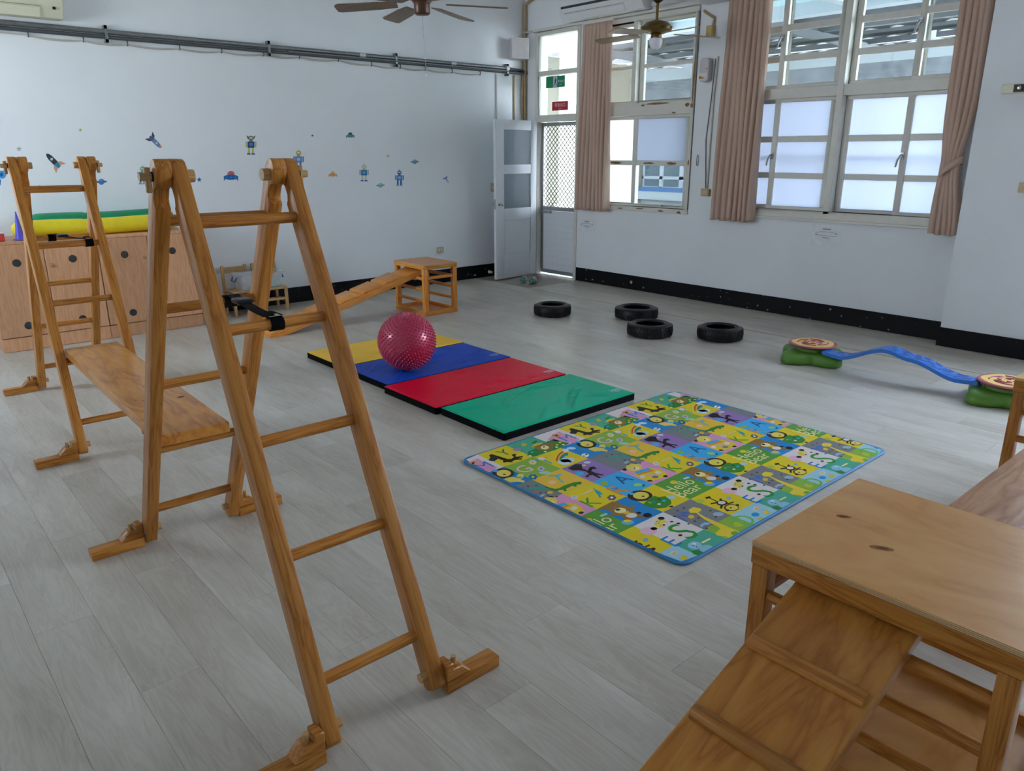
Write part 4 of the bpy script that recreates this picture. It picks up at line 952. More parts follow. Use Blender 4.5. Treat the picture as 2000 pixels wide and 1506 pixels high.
L_(CC, 'S', 545, 1035, .135, S(46, 146, 62)); L_(CC, 'E', 400, 1162, .082, S(36, 126, 196)); E_(CC, 395, 1010, 40, 26, LION, 1); E_(CC, 515, 1085, 28, 14, MAN, 2); E_(CC, 490, 935, 28, 12, MAN, 2); E_(CC, 405, 912, 24, 10, MAN, 2); E_(CC, 110, 1030, 110, 50, S(226, 180, 196), 1)
P_(CC, [(620,760),(680,725),(770,740),(790,768),(740,795),(830,850),(1200,1008),(1310,1050),(1160,1130),(1100,1100),(990,1090),(960,1060),(1030,1000),(820,880),(720,800),(640,800)], S(232, 204, 60), 2)
P_(CC, [(500,780),(660,800),(560,815),(640,850),(480,835),(620,905),(590,915),(440,832),(560,825)], S(70, 110, 190), 2); P_(CC, [(760,960),(820,920),(910,925),(880,950),(820,955),(790,985)], S(150, 184, 214), 2); E_(CC, 1000, 815, 70, 26, S(160, 180, 200), 2); E_(CC, 655, 850, 40, 24, ORA, 3)
for x, y in ((480, 770), (560, 735), (440, 845), (700, 905), (750, 865), (620, 940), (850, 995), (560, 890), (900, 770), (970, 850)): E_(CC, x, y, 20, 10, S(70, 68, 70), 1, 6)
# row 6
L_(CC, 'D', 1335, 888, .09, S(110, 186, 90)); flower(CC, 1490, 745, 48, WHI, YEL); E_(CC, 1475, 820, 52, 26, S(40, 150, 210), 2); E_(CC, 1610, 790, 40, 24, YEL, 2); E_(CC, 1550, 875, 50, 22, S(190, 210, 90), 2)
E_(CC, 700, 1215, 92, 50, S(150, 196, 214), 2); E_(CC, 850, 1255, 92, 48, S(150, 196, 214), 2); E_(CC, 690, 1195, 26, 14, S(210, 230, 240), 3); P_(CC, [(650,1290),(740,1275),(800,1310),(770,1350),(690,1330)], DKG, 3); P_(CC, [(780,1175),(890,1120),(910,1135),(800,1190)], CRM, 2); E_(CC, 680, 1218, 10, 6, MAN, 4, 6); E_(CC, 725, 1235, 10, 6, MAN, 4, 6)
E_(CC, 1210, 1060, 48, 26, S(120, 170, 60), 3); E_(CC, 1260, 940, 66, 36, S(180, 196, 60), 1)
polys = []; ix0, ix1, iy0, iy1 = MX0+.012, MX1-.012, MY0+.012, MY1-.012
for r_ in range(7):
    yt, yb2 = (iy1 if r_ == 0 else GY[r_]), (iy0 if r_ == 6 else GY[r_+1])
    for c_ in range(-1, 9):
        q = clip([(GX+TW*c_, yb2), (GX+TW*(c_+1), yb2), (GX+TW*(c_+1), yt), (GX+TW*c_, yt)], ix0, ix1, iy0, iy1); polys.append((q, ROWS[r_][(c_+1) % 3], 0))
for pts, col, ly in art:
    for k in range(-3, 4):
        q = clip([(x+TW*3*k, y) for x, y in pts], ix0, ix1, iy0, iy1)
        if len(q) > 2: polys.append((q, col, ly))
# corner squares of the outline are rounded off
cxm, cym = (MX0+MX1)/2, (MY0+MY1)/2
def rnd(u, v):
    R_ = .05; dx, dy = abs(u-cxm)-(ix1-cxm-R_), abs(v-cym)-(iy1-cym-R_)
    if dx > 0 and dy > 0:
        l_ = math.hypot(dx, dy)
        if l_ > R_: u = cxm+math.copysign(ix1-cxm-R_+dx*R_/l_, u-cxm); v = cym+math.copysign(iy1-cym-R_+dy*R_/l_, v-cym)
    return u, v
def place_mat(u, v, d): u, v = rnd(u, v); return (u-cxm, v-cym, MH+d)
decal('printed_squares', polys, place_mat, None, pm, .00022)

# ------------------------------------------------------------------ cabinets and what lies on them
CY0, CZ = 7.17, .885
for k in range(2):
    x0 = .81+k*.802
    c = thing('beech_cabinet', ['beech laminate low cabinet under the purple cone, round dark vents', 'beech laminate low cabinet next to the small chairs, round dark vents'][k], 'cabinet', (x0, CY0, 0), 0, 'beech low cabinets along the back wall')
    B().box(0, .80, .02, .485, .115, CZ-.025).obj('body', BEECH, c, bevel=.002)
    B().box(0, .80, 0, .485, CZ-.024, CZ).obj('top', BEECH, c, bevel=.003); B().box(.0, .80, .008, .47, .002, .112).obj('plinth', BEECH, c, bevel=.002)
    for q in range(2):
        dr = B().box(.0025, .3975, 0, .0185, 0, CZ-.025-.118).obj('door', BEECH, c, (q*.4, 0, .118), bevel=.0025)
        for z in (.597, .087): B().lathe([(0, .0035), (.026, .0035), (.03, .002), (.031, 0)], 28).obj('vent_disc', VENT, dr, (.2, -.0002, z), (PI/2, 0, 0))
        kb = B().lathe([(0, .012), (.012, .012), (.016, .009), (.014, .004), (.009, 0)], 16).obj('knob', wood('knob_wood%d%d' % (k, q), S(150, 110, 70), S(170, 128, 84), S(180, 140, 96)), dr, (.358 if q == 0 else .042, -.0002, .558), (PI/2, 0, 0))
zt = CZ+.0055
def roll(name, label, x0, x1, y, r, mat, bend, crease):
    t = thing(name, label, 'foam roll', ((x0+x1)/2, y, zt)); n = 40; pts = []; rs = []
    for k in range(n+1):
        u = k/n; e = min(u, 1-u)*n; rr_ = r*(1 if e > 2 else [.55, .88, .97][int(e)]) ; rr_ *= 1-.10*math.exp(-((u-crease)/.012)**2)
        pts.append((lin(x0, x1, u)-(x0+x1)/2, bend*math.sin(PI*u), r+.004*math.sin(9*u))); rs.append(rr_)
    B().tube(pts, rs, 24).obj('tube', mat, t, smooth=60)
    return t
roll('foam_roll', 'long bright yellow vinyl roll lying on the cabinets', 1.045, 2.315, 7.33, .068, VYEL, .0, .42)
roll('foam_roll', 'long green vinyl roll lying behind the yellow roll', 1.20, 2.36, 7.525, .088, VGRN, .0, .38)
t = thing('marker_cone', 'purple pointed cone standing on the cabinets', 'cone', (1.075, 7.225, zt)); B().lathe([(0, .22), (.004, .22), (.034, .012), (.05, .008), (.05, 0), (0, 0)], 28).obj('cone_body', VPUR, t)
t = thing('small_box', 'red and white printed box on the cabinet end', 'box', (.90, 7.27, zt)); B().box(-.055, .07, -.05, .05, 0, .055).obj('carton', plain('red_card', S(200, 60, 56), .5), t, bevel=.002); B().box(-.01, .072, -.052, .052, .0555, .062).obj('lid', WHITE, t, bevel=.002)
t = thing('paper_pad', 'white paper pad on the cabinet beside the yellow roll end', 'pad', (2.352, 7.26, zt)); B().box(-.026, .034, -.07, .07, 0, .016).obj('sheets', WHITE, t, bevel=.001)

# ------------------------------------------------------------------ small chairs, bin
def chair(label, x, y):
    t = thing('small_chair', label, 'chair', (x, y, 0), 0, 'small wooden chairs by the back wall')
    w_, d_, hs2, hb = .27, .25, .245, .475
    B().prism(rrect(0, w_, 0, d_, .02, 4), hs2-.018, hs2).obj('seat', CHAIRW, t, bevel=.003)
    for xx in (.018, w_-.018):
        bar('leg', (xx, .016, .001), (xx, .02, hs2-.0185), .028, .028, CHAIRW, t, side=(1, 0, 0)); bar('leg', (xx, d_-.005, .001), (xx, d_+.012, hb), .028, .026, CHAIRW, t, side=(1, 0, 0))
        bar('side_stretcher', (xx, .032, .10), (xx, d_-.02, .10), .016, .026, CHAIRW, t)
    bar('front_stretcher', (.033, .018, .125), (w_-.033, .018, .125), .016, .026, CHAIRW, t); bar('rear_stretcher', (.033, d_, .09), (w_-.033, d_, .09), .016, .024, CHAIRW, t)
    bar('back_slat', (.033, d_+.006, hb-.045), (w_-.033, d_+.006, hb-.045), .016, .06, CHAIRW, t)
    return t
chair('small pale wooden chair next to the cabinet end, carrying the plastic bin', 2.775, 7.335)
chair('small pale wooden chair under the bin side with the green lid', 3.085, 7.335)
t = thing('storage_bin', 'clear plastic storage bin with blue handles resting on two small chairs', 'bin', (3.09, 7.45, .2455)); b = B()
o4 = lambda e, z: [(p[0], p[1], z) for p in rrect(-.23-e, .23+e, -.105-e, .105+e, .03, 4)]
vs = o4(-.02, .001)+o4(0, .15)+o4(.012, .155)+o4(.012, .16)+o4(-.004, .158)+o4(-.024, .006); n = len(rrect(0, 1, 0, 1, .03, 4)); fs = [(i*n+k, i*n+(k+1) % n, (i+1)*n+(k+1) % n, (i+1)*n+k) for i in range(5) for k in range(n)]
fs += [tuple(range(n-1, -1, -1)), tuple(5*n+k for k in range(n))]
b.add(vs, fs).obj('tub', CLEARPL, t)
for sx_ in (-1, 1): B().tube([(sx_*.235, -.05, .13), (sx_*.252, -.045, .09), (sx_*.252, .045, .09), (sx_*.235, .05, .13)], .007, 8).obj('handle', plain('blue_handle', S(60, 96, 170), .4), t)
tag(B().prism([(-.08, -.07), (.1, -.07), (.1, .08), (-.08, .08)], 0, .03).obj('toy_tray', plain('mint_plastic', S(120, 200, 170), .4), None, (3.2, 7.45, .2535)), 'mint green plastic tray inside the clear bin', 'tray')

# ------------------------------------------------------------------ sandals by the door
def sandal(x, y, rz, lab):
    t = thing('sandal', lab, 'sandal', (x, y, .0005), rz, 'teal sandals by the door')
    out = [(-.075, 0), (-.068, .022), (-.03, .026), (.02, .03), (.06, .03), (.082, .012), (.082, -.012), (.06, -.03), (.02, -.03), (-.03, -.026), (-.068, -.022)]
    B().prism(out, 0, .022).obj('sole', TEAL, t, bevel=.005, seg=2)
    for u, h_ in ((.045, .034), (.012, .04)):
        B().tube([(u, .03*math.cos(a), .018+h_*math.sin(a)) for a in [PI*k/8 for k in range(9)]], .007, 8).obj('strap', TEAL, t)
    B().tube([(-.06, .024*math.cos(a)*1.1, .02+.05*math.sin(a)) for a in [PI*k/8 for k in range(9)]], .006, 8).obj('heel_strap', plain('pale_strap', S(196, 196, 190), .5), t)
    return t
sandal(6.33, 7.02, RAD(215), 'teal sandal closer to the open white door'); sandal(6.36, 6.88, RAD(205), 'teal sandal farther from the open white door')

# ------------------------------------------------------------------ conduits along the back wall
YC = YB-.032
def wz(px_, py_, Y=YC): p = PX(px_, py_, 1, Y); return p.x, p.z
zu = wz(300, 70.5)[1]; zl = wz(300, 80.5)[1]
cu = tag(B().cyl((XL+.02, YC, zu), (6.62, YC, zu), .021, 14).obj('conduit_pipe', STEEL), 'thick pale steel conduit pipe running along the back wall', 'pipe')
tag(B().cyl((XL+.02, YC, zl), (6.93, YC, zl), .016, 12).obj('conduit_pipe', DKSTEEL), 'dark grey conduit pipe under the thick steel pipe on the back wall', 'pipe')
x3 = wz(560, 95)[0]
tag(B().cyl((x3, YC-.026, zu-.03), (6.62, YC-.026, zu-.03), .008, 10).obj('conduit_pipe', STEEL), 'thin steel conduit pipe between the two longer ones', 'pipe')
for px_ in (707, 885):
    x, z = wz(px_, 44+px_*.0906); B().cyl((x-.035, YC, zu), (x+.035, YC, zu), .0245, 14).obj('sleeve', GREYW, cu)
B().cyl((6.585, YC, zu), (6.63, YC, zu), .026, 14).obj('sleeve', GREYW, cu)
tag(B().tube([(6.625, YC, zu), (6.80, YC, zu-.01), (6.92, YC, zu-.02)], .016, 10).obj('black_hose', BLKPL), 'short black hose joining the conduit in the corner', 'hose')
for px_ in (208, 525, 773, 990):
    x = wz(px_, 60+px_*.09)[0]
    b = B().box(x-.012, x+.012, YC-.024, YB-.0005, zu+.022, zu+.05); b.box(x-.012, x+.012, YC-.024, YC-.0215, zl-.045, zu+.05); b.box(x-.012, x+.012, YC-.024, YB-.0005, zl-.045, zl-.019)
    tag(b.obj('pipe_clamp', STEEL), 'steel saddle clamp holding the conduits to the back wall', 'clamp', 'clamps on the back wall conduits')
hk = [(55, 68), (163, 78), (249, 86), (351, 94), (433, 100), (515, 106), (585, 111), (661, 117), (726, 126), (782, 131), (831, 135), (883, 140), (938, 144)]
prev = None; b1 = B(); b2 = B()
for px_, py_ in hk:
    x, z = wz(px_, py_, YB-.02)
    b = B().tube([(x, YB-.001, z+.03), (x, YB-.02, z+.028), (x, YB-.026, z), (x, YB-.02, z-.014), (x, YB-.004, z-.012)], .005, 6)
    tag(b.obj('cable_hook', DKSTEEL), 'small metal hook carrying cables below the conduit', 'hook', 'cable hooks on the back wall')
    if prev:
        for bb, dy, sag in ((b1, .024, .012), (b2, .010, .02)): bb.tube([(lin(prev[0], x, t), YB-dy, lin(prev[1], z, t)-.004-sag*4*t*(1-t)) for t in [k/6 for k in range(7)]], .004, 6)
    else:
        for bb, dy in ((b1, .024), (b2, .010)): bb.tube([(XL+.02, YB-dy, z+.01), (x, YB-dy, z)], .004, 6)
    prev = (x, z)
for bb, lab in ((b1, 'cream cable hung on hooks below the conduits'), (b2, 'slack thin cable hung on hooks below the conduits')): tag(bb.obj('hung_cable', CREAM), lab, 'cable')
xv1 = wz(972, 190)[0]; xv2 = wz(1006, 190)[0]
tag(B().cyl((xv1, YB-.012, .17), (xv1, YB-.012, zl-.03), .0085, 8).obj('drop_conduit', GREYW), 'grey vertical conduit dropping behind the open door edge', 'pipe')
tag(B().cyl((xv2, YB-.012, .17), (xv2, YB-.012, zl-.03), .010, 8).obj('drop_conduit', TAN), 'tan vertical conduit dropping behind the open door', 'pipe')
tag(B().tube([(6.90, YB-.03, .02), (6.90, YB-.03, 2.4), (6.895, YB-.035, 2.9), (6.90, YB-.03, ZC-.2), (6.912, YB-.3, ZC-.1), (6.912, 6.9, ZC-.1)], .02, 10).obj('corner_pipe', TAN), 'tan pipe running up the room corner and over the door', 'pipe')
tag(B().tube([(6.865, YB-.02, .17), (6.868, YB-.02, 1.6), (6.86, YB-.03, 2.2), (6.87, YB-.02, zl-.03)], .008, 8).obj('corner_cable', TAN), 'thin tan cable beside the corner pipe', 'cable')
tag(B().tube([(6.70, YB-.06, 2.90), (6.80, YB-.1, 2.97), (6.90, YB-.16, 2.985), (6.925, YB-.2, 2.95)], .005, 6).obj('speaker_cable', GREYW), 'pale cable arching from the wall speaker to the corner', 'cable')
sp = thing('wall_speaker', 'white wedge-shaped wall speaker high in the corner by the door', 'speaker', (6.715, YB-.115, 2.655), RAD(-28)); b = B()
b.prism([(-.09, .10), (.09, .10), (.115, -.09), (-.115, -.09)], 0, .235); b.obj('cabinet', GREYW, sp, bevel=.004); B().box(-.105, .105, -.096, -.091, .012, .223).obj('grille', plain('speaker_grille', S(200, 194, 194), .6), sp, bevel=.002)
bar('bracket', (0, .10, .12), (.0, .112, .12), .05, .08, ALU, sp)

# ------------------------------------------------------------------ air conditioners
def aircon(label, x, y, z, rz, Ln, H, D, body, stripe):
    t = thing('air_conditioner', label, 'air conditioner', (x, y, z), rz, None)     # local: x along the wall, back at y = 0, front at -y
    P = [(0, 0), (0, H), (-D*.75, H), (-D*.97, H*.8), (-D, H*.5), (-D*.96, H*.25), (-D*.7, .0)]
    B().prism([(p[0], p[1]) for p in P], -Ln/2, Ln/2, 0).obj('casing', body, t, bevel=.012, seg=3)
    lv = B().add([(-Ln*.42, -D*.965, H*.23), (Ln*.3, -D*.965, H*.23), (Ln*.3, -D*.76, .012), (-Ln*.42, -D*.76, .012), (-Ln*.42, -D*.985, H*.215), (Ln*.3, -D*.985, H*.215), (Ln*.3, -D*.78, -.003), (-Ln*.42, -D*.78, -.003)], [(0, 1, 2, 3), (4, 7, 6, 5), (0, 4, 5, 1), (1, 5, 6, 2), (2, 6, 7, 3), (3, 7, 4, 0)]).obj('louvre_flap', body, t)
    B().box(-Ln*.43, Ln*.31, -D*1.0, -D*.965, H*.255, H*.262).obj('flap_seam', plain('dark_seam', S(110, 106, 96), .6), t)
    if stripe: B().box(-Ln*.47, Ln*.4, -D*1.006, -D*.99, H*.44, H*.53).obj('dark_stripe', plain('charcoal_stripe', S(58, 60, 64), .3), t)
    else: B().box(Ln*.405, Ln*.43, -D*.995, -D*.96, H*.2, H*.27).obj('display_window', BLKPL, t)
    return t
ax0, az0 = wz(125, 33, YB-.2); 
aircon('ivory air conditioner on the back wall above the conduits', ax0-.42, YB-.001, az0-.01, 0, .86, .29, .20, IVORY, False)
aircon('white air conditioner with dark stripe above the curtain', XR-.001, 6.27, 3.005, -PI/2, 1.22, .28, .20, WHITE, True)
tag(B().tube([(6.90, 5.63, 3.05), (6.90, 5.45, 3.04), (6.90, 5.0, 3.05)], .028, 10).obj('aircon_pipe', GREYW), 'white wrapped pipe leaving the air conditioner above the window', 'pipe')

# ------------------------------------------------------------------ ceiling fans under the beam
def fan(label, x, y, zb, n, phase, R_, blade_mat, motor_mat, light, rod_top):
    t = thing('ceiling_fan', label, 'fan', (x, y, 0), 0, 'ceiling fans under the beam')
    if light: prof = [(0, .10), (.03, .105), (.10, .085), (.145, .045), (.135, .02), (.09, -.005), (.05, -.01), (0, -.01)]
    else: prof = [(0, .13), (.07, .12), (.12, .09), (.125, .04), (.07, .01), (.055, -.01), (.055, -.07), (.045, -.078), (0, -.08)]
    B().lathe([(r_, z+zb) for r_, z in prof], 32).obj('motor', motor_mat, t)
    rod('down_rod', (0, 0, zb+.1), (0, 0, rod_top-.05), .013, BRASS, t); B().lathe([(.015, rod_top-.11), (.045, rod_top-.09), (.068, rod_top-.03), (.07, rod_top-.001), (0, rod_top-.001)], 24).obj('canopy', plain('dark_brass', S(84, 70, 40), .3, .8), t)
    if light:
        B().lathe([(0, zb-.055), (.045, zb-.055), (.05, zb-.03), (.045, zb-.012), (0, zb-.012)], 20).obj('switch_housing', BRASS, t); B().lathe([(0.0, zb-.14), (.03, zb-.138), (.05, zb-.12), (.062, zb-.08), (.06, zb-.05), (.05, zb-.045)], 24).obj('glass_shade', plain('opal_glass', S(236, 232, 240), .25), t)
    me = None; pit = RAD(11)
    for k in range(n):
        a = phase+2*PI*k/n
        bl = [(.17, -.045), (.17, .045), (.30, .062), (R_-.03, .07), (R_-.008, .055), (R_, .03), (R_-.006, -.05), (R_-.03, -.068), (.30, -.062)]
        if me is None: o = B().prism(bl, -.004, .004).obj('blade', blade_mat, t, bevel=.002); me = o.data
        else: o = bpy.data.objects.new('blade', me); link(o, t)
        o.matrix_local = Matrix.Translation((0, 0, zb-.005)) @ Matrix.Rotation(a, 4, 'Z') @ Matrix.Rotation(RAD(3.), 4, 'Y') @ Matrix.Rotation(pit, 4, 'X')
        br = B().prism([(.05, -.012), (.05, .012), (.13, .014), (.17, .034), (.215, .03), (.215, -.03), (.17, -.034), (.13, -.014)], -.011, -.0045).obj('blade_iron', motor_mat if light else plain('dark_brass', S(84, 70, 40), .3, .8), t); br.matrix_local = o.matrix_local
    if not light:
        b = B().cyl((0, 0, zb-.08), (.012, -.012, zb-.46), .0016, 6); ch = b.obj('pull_chain', STEEL, t); B().lathe([(0, -.012), (.006, -.010), (.008, 0), (.004, .012), (0, .014)], 12).obj('chain_end', WHITE, t, (.012, -.012, zb-.468))
    return t
fan('dark wooden ceiling fan with pull chain, cut off by the upper picture edge', 3.33, 4.75, 2.545, 6, RAD(19), .60, FANW, BRONZE, False, 2.954)
fan('brass ceiling fan with tan blades and glass shade near the windows', 5.97, 4.815, 2.60, 5, RAD(-37), .60, FANT, BRASS, True, 2.954)

# ------------------------------------------------------------------ curtains
def curtain(label, X, y0, y1, zb_, zt_, folds, seed, y0t=None, y1t=None, tie=None):
    t = thing('curtain', label, 'curtain', (X, (y0+y1)/2, 0), 0, 'taupe curtains at the windows'); yc = (y0+y1)/2
    y0t = y0 if y0t is None else y0t; y1t = y1 if y1t is None else y1t
    nu, nv = folds*14, 44; rr = random.Random(seed); ph = [rr.uniform(-.5, .5) for _ in range(folds+2)]; am = [rr.uniform(.75, 1.25) for _ in range(folds+2)]
    vs = []; fs = []
    for j in range(nv+1):
        v = j/nv; z = lin(zb_, zt_, v); pinch = max(0, (v-.93)/.07); a_, b_ = lin(y0, y0t, v), lin(y1, y1t, v)
        sq = 1.; c0 = (a_+b_)/2
        if tie:
            dz = (z-tie)/(zt_-zb_); sq = 1-.42*math.exp(-(dz/.12)**2)+(.05 if dz < 0 else 0); c0 += .03*math.exp(-(dz/.15)**2)
        for i in range(nu+1):
            u = i/nu; f = u*folds; k = int(min(f, folds-1)); q = lin(am[k], am[k+1], f-k)
            amp = .034*q*(1-.35*v)*(1 if not tie else max(.5, sq)); y = c0+(lin(a_, b_, u)-(a_+b_)/2)*sq
            x = amp*math.sin(2*PI*f+ph[k]*.6*(1-v))+.008*math.sin(5*f+7*v)
            if pinch: x = lin(x, .018*math.sin(2*PI*f)*abs(math.sin(PI*f*1.5)), pinch)
            vs.append((x+(.012*math.sin(PI*f*2.2)*(1-v)), y-yc+.012*q*math.cos(2*PI*f), z+.006*math.sin(3*f)*(1 if j == 0 else 0)))
    for j in range(nv):
        for i in range(nu): k = j*(nu+1)+i; fs.append((k, k+1, k+nu+2, k+nu+1))
    o = B().add(vs, fs).obj('cloth', CURT, t, smooth=80, recalc=False)
    so = o.modifiers.new('thickness', 'SOLIDIFY'); so.thickness = .003
    rod('curtain_rail', (-.0, min(y0t, y1t)-yc-.03, zt_+.012), (0, max(y0t, y1t)-yc+.03, zt_+.012), .010, WHITE, t, 8)
    if tie:
        b = B(); w2 = abs(y1-y0)*.62/2; n = 20; P = []
        for k in range(n): a = 2*PI*k/n; P.append((.062*math.cos(a), (w2+.012)*math.sin(a)+.03, tie+.055*math.sin(a)*-1))
        vs = [p for q in P for p in ((q[0], q[1], q[2]-.03), (q[0], q[1], q[2]+.03))]; fs = [(2*k, 2*((k+1) % n), 2*((k+1) % n)+1, 2*k+1) for k in range(n)]
        o = b.add(vs, fs).obj('tie_back', CURT, t, recalc=False); so = o.modifiers.new('thickness', 'SOLIDIFY'); so.thickness = .004
    return t
curtain('taupe pleated curtain hanging between the mesh door and the small window', 6.845, 6.115, 6.625, .892, 2.945, 8, 2, 6.15, 6.56)
curtain('taupe pleated curtain at the left of the big window, beside the tan cable box', 6.845, 4.19, 4.67, .888, 3.04, 8, 5, 4.19, 4.64)
curtain('taupe curtain gathered with a tie-back at the right of the big window', 6.845, 2.30, 2.52, .90, 3.04, 5, 8, 2.33, 2.56, 1.44)

# ------------------------------------------------------------------ things on the window wall
def onwall(px_, py_, X=XR): p = PX(px_, py_, 0, X); return p.y, p.z
XW = XR-.001
y, z = onwall(1383, 137); t = thing('wall_dispenser', 'grey wall unit with a carrot picture beside the small window', 'dispenser', (XW, y, z-.115))
B().prism(rrect(-.055, .055, 0, .225, .035, 6), -.075, 0, 0).obj('case', GREYW, t, bevel=.01, seg=2)
decal('carrot_picture', [([(-.045, .02), (-.045, .085), (.05, .085), (.05, .02)], S(226, 226, 222), 0), ([(.045, .03), (.03, .055), (-.03, .032)], S(214, 140, 60), 1), ([(.046, .025), (.048, .06), (.03, .045)], S(90, 150, 60), 1)], lambda u, v, d: (-.0755-d, u, v), None, t)
B().box(-.078, -.0752, -.042, -.03, .115, .127).obj('red_lamp', plain('red_lamp', S(230, 60, 70), .3), t)
y, z = onwall(1391, 62); t = thing('junction_box', 'tan junction box high on the pier between the windows', 'box', (XW, y, z-.045)); B().box(-.05, 0, -.04, .04, 0, .1).obj('case', TANBOX, t, bevel=.004); B().box(-.053, -.05, -.03, .03, .015, .085).obj('cover', TANBOX, t, bevel=.001)
tag(B().tube([(XW-.02, y-.02, z+.06), (XW-.02, y-.03, z+.12), (XW-.02, y+.06, z+.17), (XW-.02, y+.10, z+.2)], .012, 8).obj('pier_conduit', TAN), 'tan bent conduit above the tan junction box', 'pipe')
y2, z2 = onwall(1380, 376); t = thing('socket_box', 'tan surface socket box low on the pier at the cable end', 'socket', (XW, y2, z2-.035)); B().box(-.035, 0, -.05, .05, 0, .075).obj('case', TANBOX, t, bevel=.004); B().box(-.0365, -.035, -.035, .035, .012, .062).obj('socket_plate', BEIGE, t)
ya, za = onwall(1404, 110)
tag(B().tube([(XW-.008, ya, za), (XW-.008, lin(ya, y2, .3)+.01, lin(za, z2, .3)), (XW-.008, lin(ya, y2, .7), lin(za, z2, .7)), (XW-.008, y2-.008, z2+.045)], .009, 8).obj('pier_trunking', CREAM), 'cream cable trunking running down the pier', 'trunking')
tag(B().tube([(XW-.006, ya+.03, za-.02), (XW-.006, ya+.05, lin(za, z2, .3)), (XW-.006, y2+.05, lin(za, z2, .6)), (XW-.006, y2+.012, z2+.045)], .005, 6).obj('pier_cable', plain('grey_cable', S(120, 116, 110), .6)), 'thin grey cable sagging beside the trunking on the pier', 'cable')
y, z = onwall(1363, 313); tag(B().tube([(XW-.006, y+.012*math.cos(a), z+.055*math.sin(a)) for a in [2*PI*k/16 for k in range(17)]], .003, 6).obj('wire_loop', STEEL), 'small wire loop hanging on the pier by the window frame', 'loop')
y, z = onwall(1985, 173, PXF); t = thing('emergency_light', 'beige emergency light unit high on the pilaster', 'light fitting', (PXF-.001, y, z-.03)); b = B()
B().box(-.055, 0, -.28, .085, -.005, .062).obj('case', IVORY, t, bevel=.008, seg=2); B().box(-.058, -.052, -.24, .0, .002, .055).obj('lamp_recess', BLKPL, t)
for q in (-.04, -.13): B().lathe([(0, .02), (.014, .016), (.02, 0)], 16).obj('lamp', CHROME, t, (-.058, q, .03), (0, -PI/2, 0))
y, z = onwall(2000, 367, PXF); t = thing('light_switch', 'beige switch plate on the pilaster', 'switch', (PXF-.001, y, z-.035)); B().box(-.012, 0, -.06, .035, 0, .075).obj('plate', BEIGE, t, bevel=.003); B().box(-.016, -.012, -.03, .005, .02, .055).obj('rocker', BEIGE, t)
for lab, pts in (('faded white notice in a plastic sleeve under the big window', [(1588, 437), (1645, 442), (1636, 482), (1583, 480)]), ('faded white notice taped under the small window', [(1132, 428), (1163, 429), (1162, 455), (1130, 453)])):
    q = [onwall(*p) for p in pts]; y0, y1 = min(p[0] for p in q), max(p[0] for p in q); z0, z1 = min(p[1] for p in q), max(p[1] for p in q); yc, zc = (y0+y1)/2, (z0+z1)/2
    t = thing('wall_notice', lab, 'notice', (XW, yc, z0)); hw, hh = (y1-y0)/2, z1-z0
    B().prism(rrect(-hw, hw, 0, hh, .01, 3), -.0018, -.0003, 0).obj('sheet', plain('notice_paper', S(238, 240, 244), .35), t, smooth=0)
    def st(P, w_=.004, c_=S(168, 172, 178)):
        return [([(P[k][0], P[k][1]-w_/2), (P[k][0], P[k][1]+w_/2), (P[k+1][0], P[k+1][1]+w_/2), (P[k+1][0], P[k+1][1]-w_/2)], c_, 0) for k in range(len(P)-1)]
    pl_ = st([(-hw*.28, hh*.80), (hw*.28, hh*.80)], .012, S(170, 170, 166))+st([(-hw*.22, hh*.42), (hw*.2, hh*.41)], .008)+st([(hw*.75*math.cos(a), hh*.58+hh*.10*math.sin(a)) for a in [.15+PI*k/10*.97 for k in range(11)]], .004)+st([(-hw*.72, hh*.52), (hw*.72, hh*.5)])+st([(hw*.62, hh*.62), (hw*.74, hh*.62)], .012)+st([(-hw*.74, hh*.54), (-hw*.62, hh*.54)], .01)
    decal('faded_print', pl_, lambda u, v, d: (-.0019-d, -u, v), None, t)
# exit signs on the glass over the door
def sign(lab, pts, bg_, art_):
    q = [onwall(*p, X=XR+.03) for p in pts]; y1, y0 = q[0][0], q[1][0]; z1, z0 = (q[0][1]+q[1][1])/2, (q[2][1]+q[3][1])/2
    t = thing('exit_sign', lab, 'sign', (XR+.029, (y0+y1)/2, z0)); hw, hh = (y1-y0)/2, z1-z0
    B().box(-.004, 0, -hw, hw, 0, hh).obj('sign_board', plain('sign_'+lab[:5], bg_, .4), t, smooth=0)
    decal('sign_lettering', [([(p[0]*hw, p[1]*hh) for p in P], c, l_) for P, c, l_ in art_(hw/hh)], lambda u, v, d: (-.0042-d, -u, v), None, t); return t
WH = S(240, 240, 240)
def tp(txt, cx_, cy_, h, asp, c, ly=0): return [([(p[0]/asp, p[1]) for p in P], c, ly) for P in text_polys(txt, cx_*asp, cy_, h)]
def green_art(asp):
    A = [([(-.22, .04), (.2, .04), (.2, .96), (-.22, .96)], S(214, 218, 236), 0)]
    A += [(ell(.0, .80, .05, .07), S(20, 90, 60), 1), ([(-.05, .7), (.06, .72), (.08, .5), (.02, .42), (-.06, .48)], S(20, 90, 60), 1), ([(.0, .46), (.07, .44), (.14, .25), (.1, .08), (.05, .1), (.07, .26)], S(20, 90, 60), 1), ([(-.04, .5), (.03, .45), (-.06, .28), (-.16, .12), (-.2, .17), (-.1, .32)], S(20, 90, 60), 1), ([(.05, .7), (.14, .58), (.18, .62), (.1, .72)], S(20, 90, 60), 1)]
    return A+tp('緊急出口', .6, .52, .20, asp, WH)+tp('EXIT', .6, .25, .12, asp, S(170, 220, 200))
sign('green running man exit sign on the glass over the door', [(1067, 151), (1104, 146), (1104, 169), (1067, 173)], S(0, 140, 88), green_art)
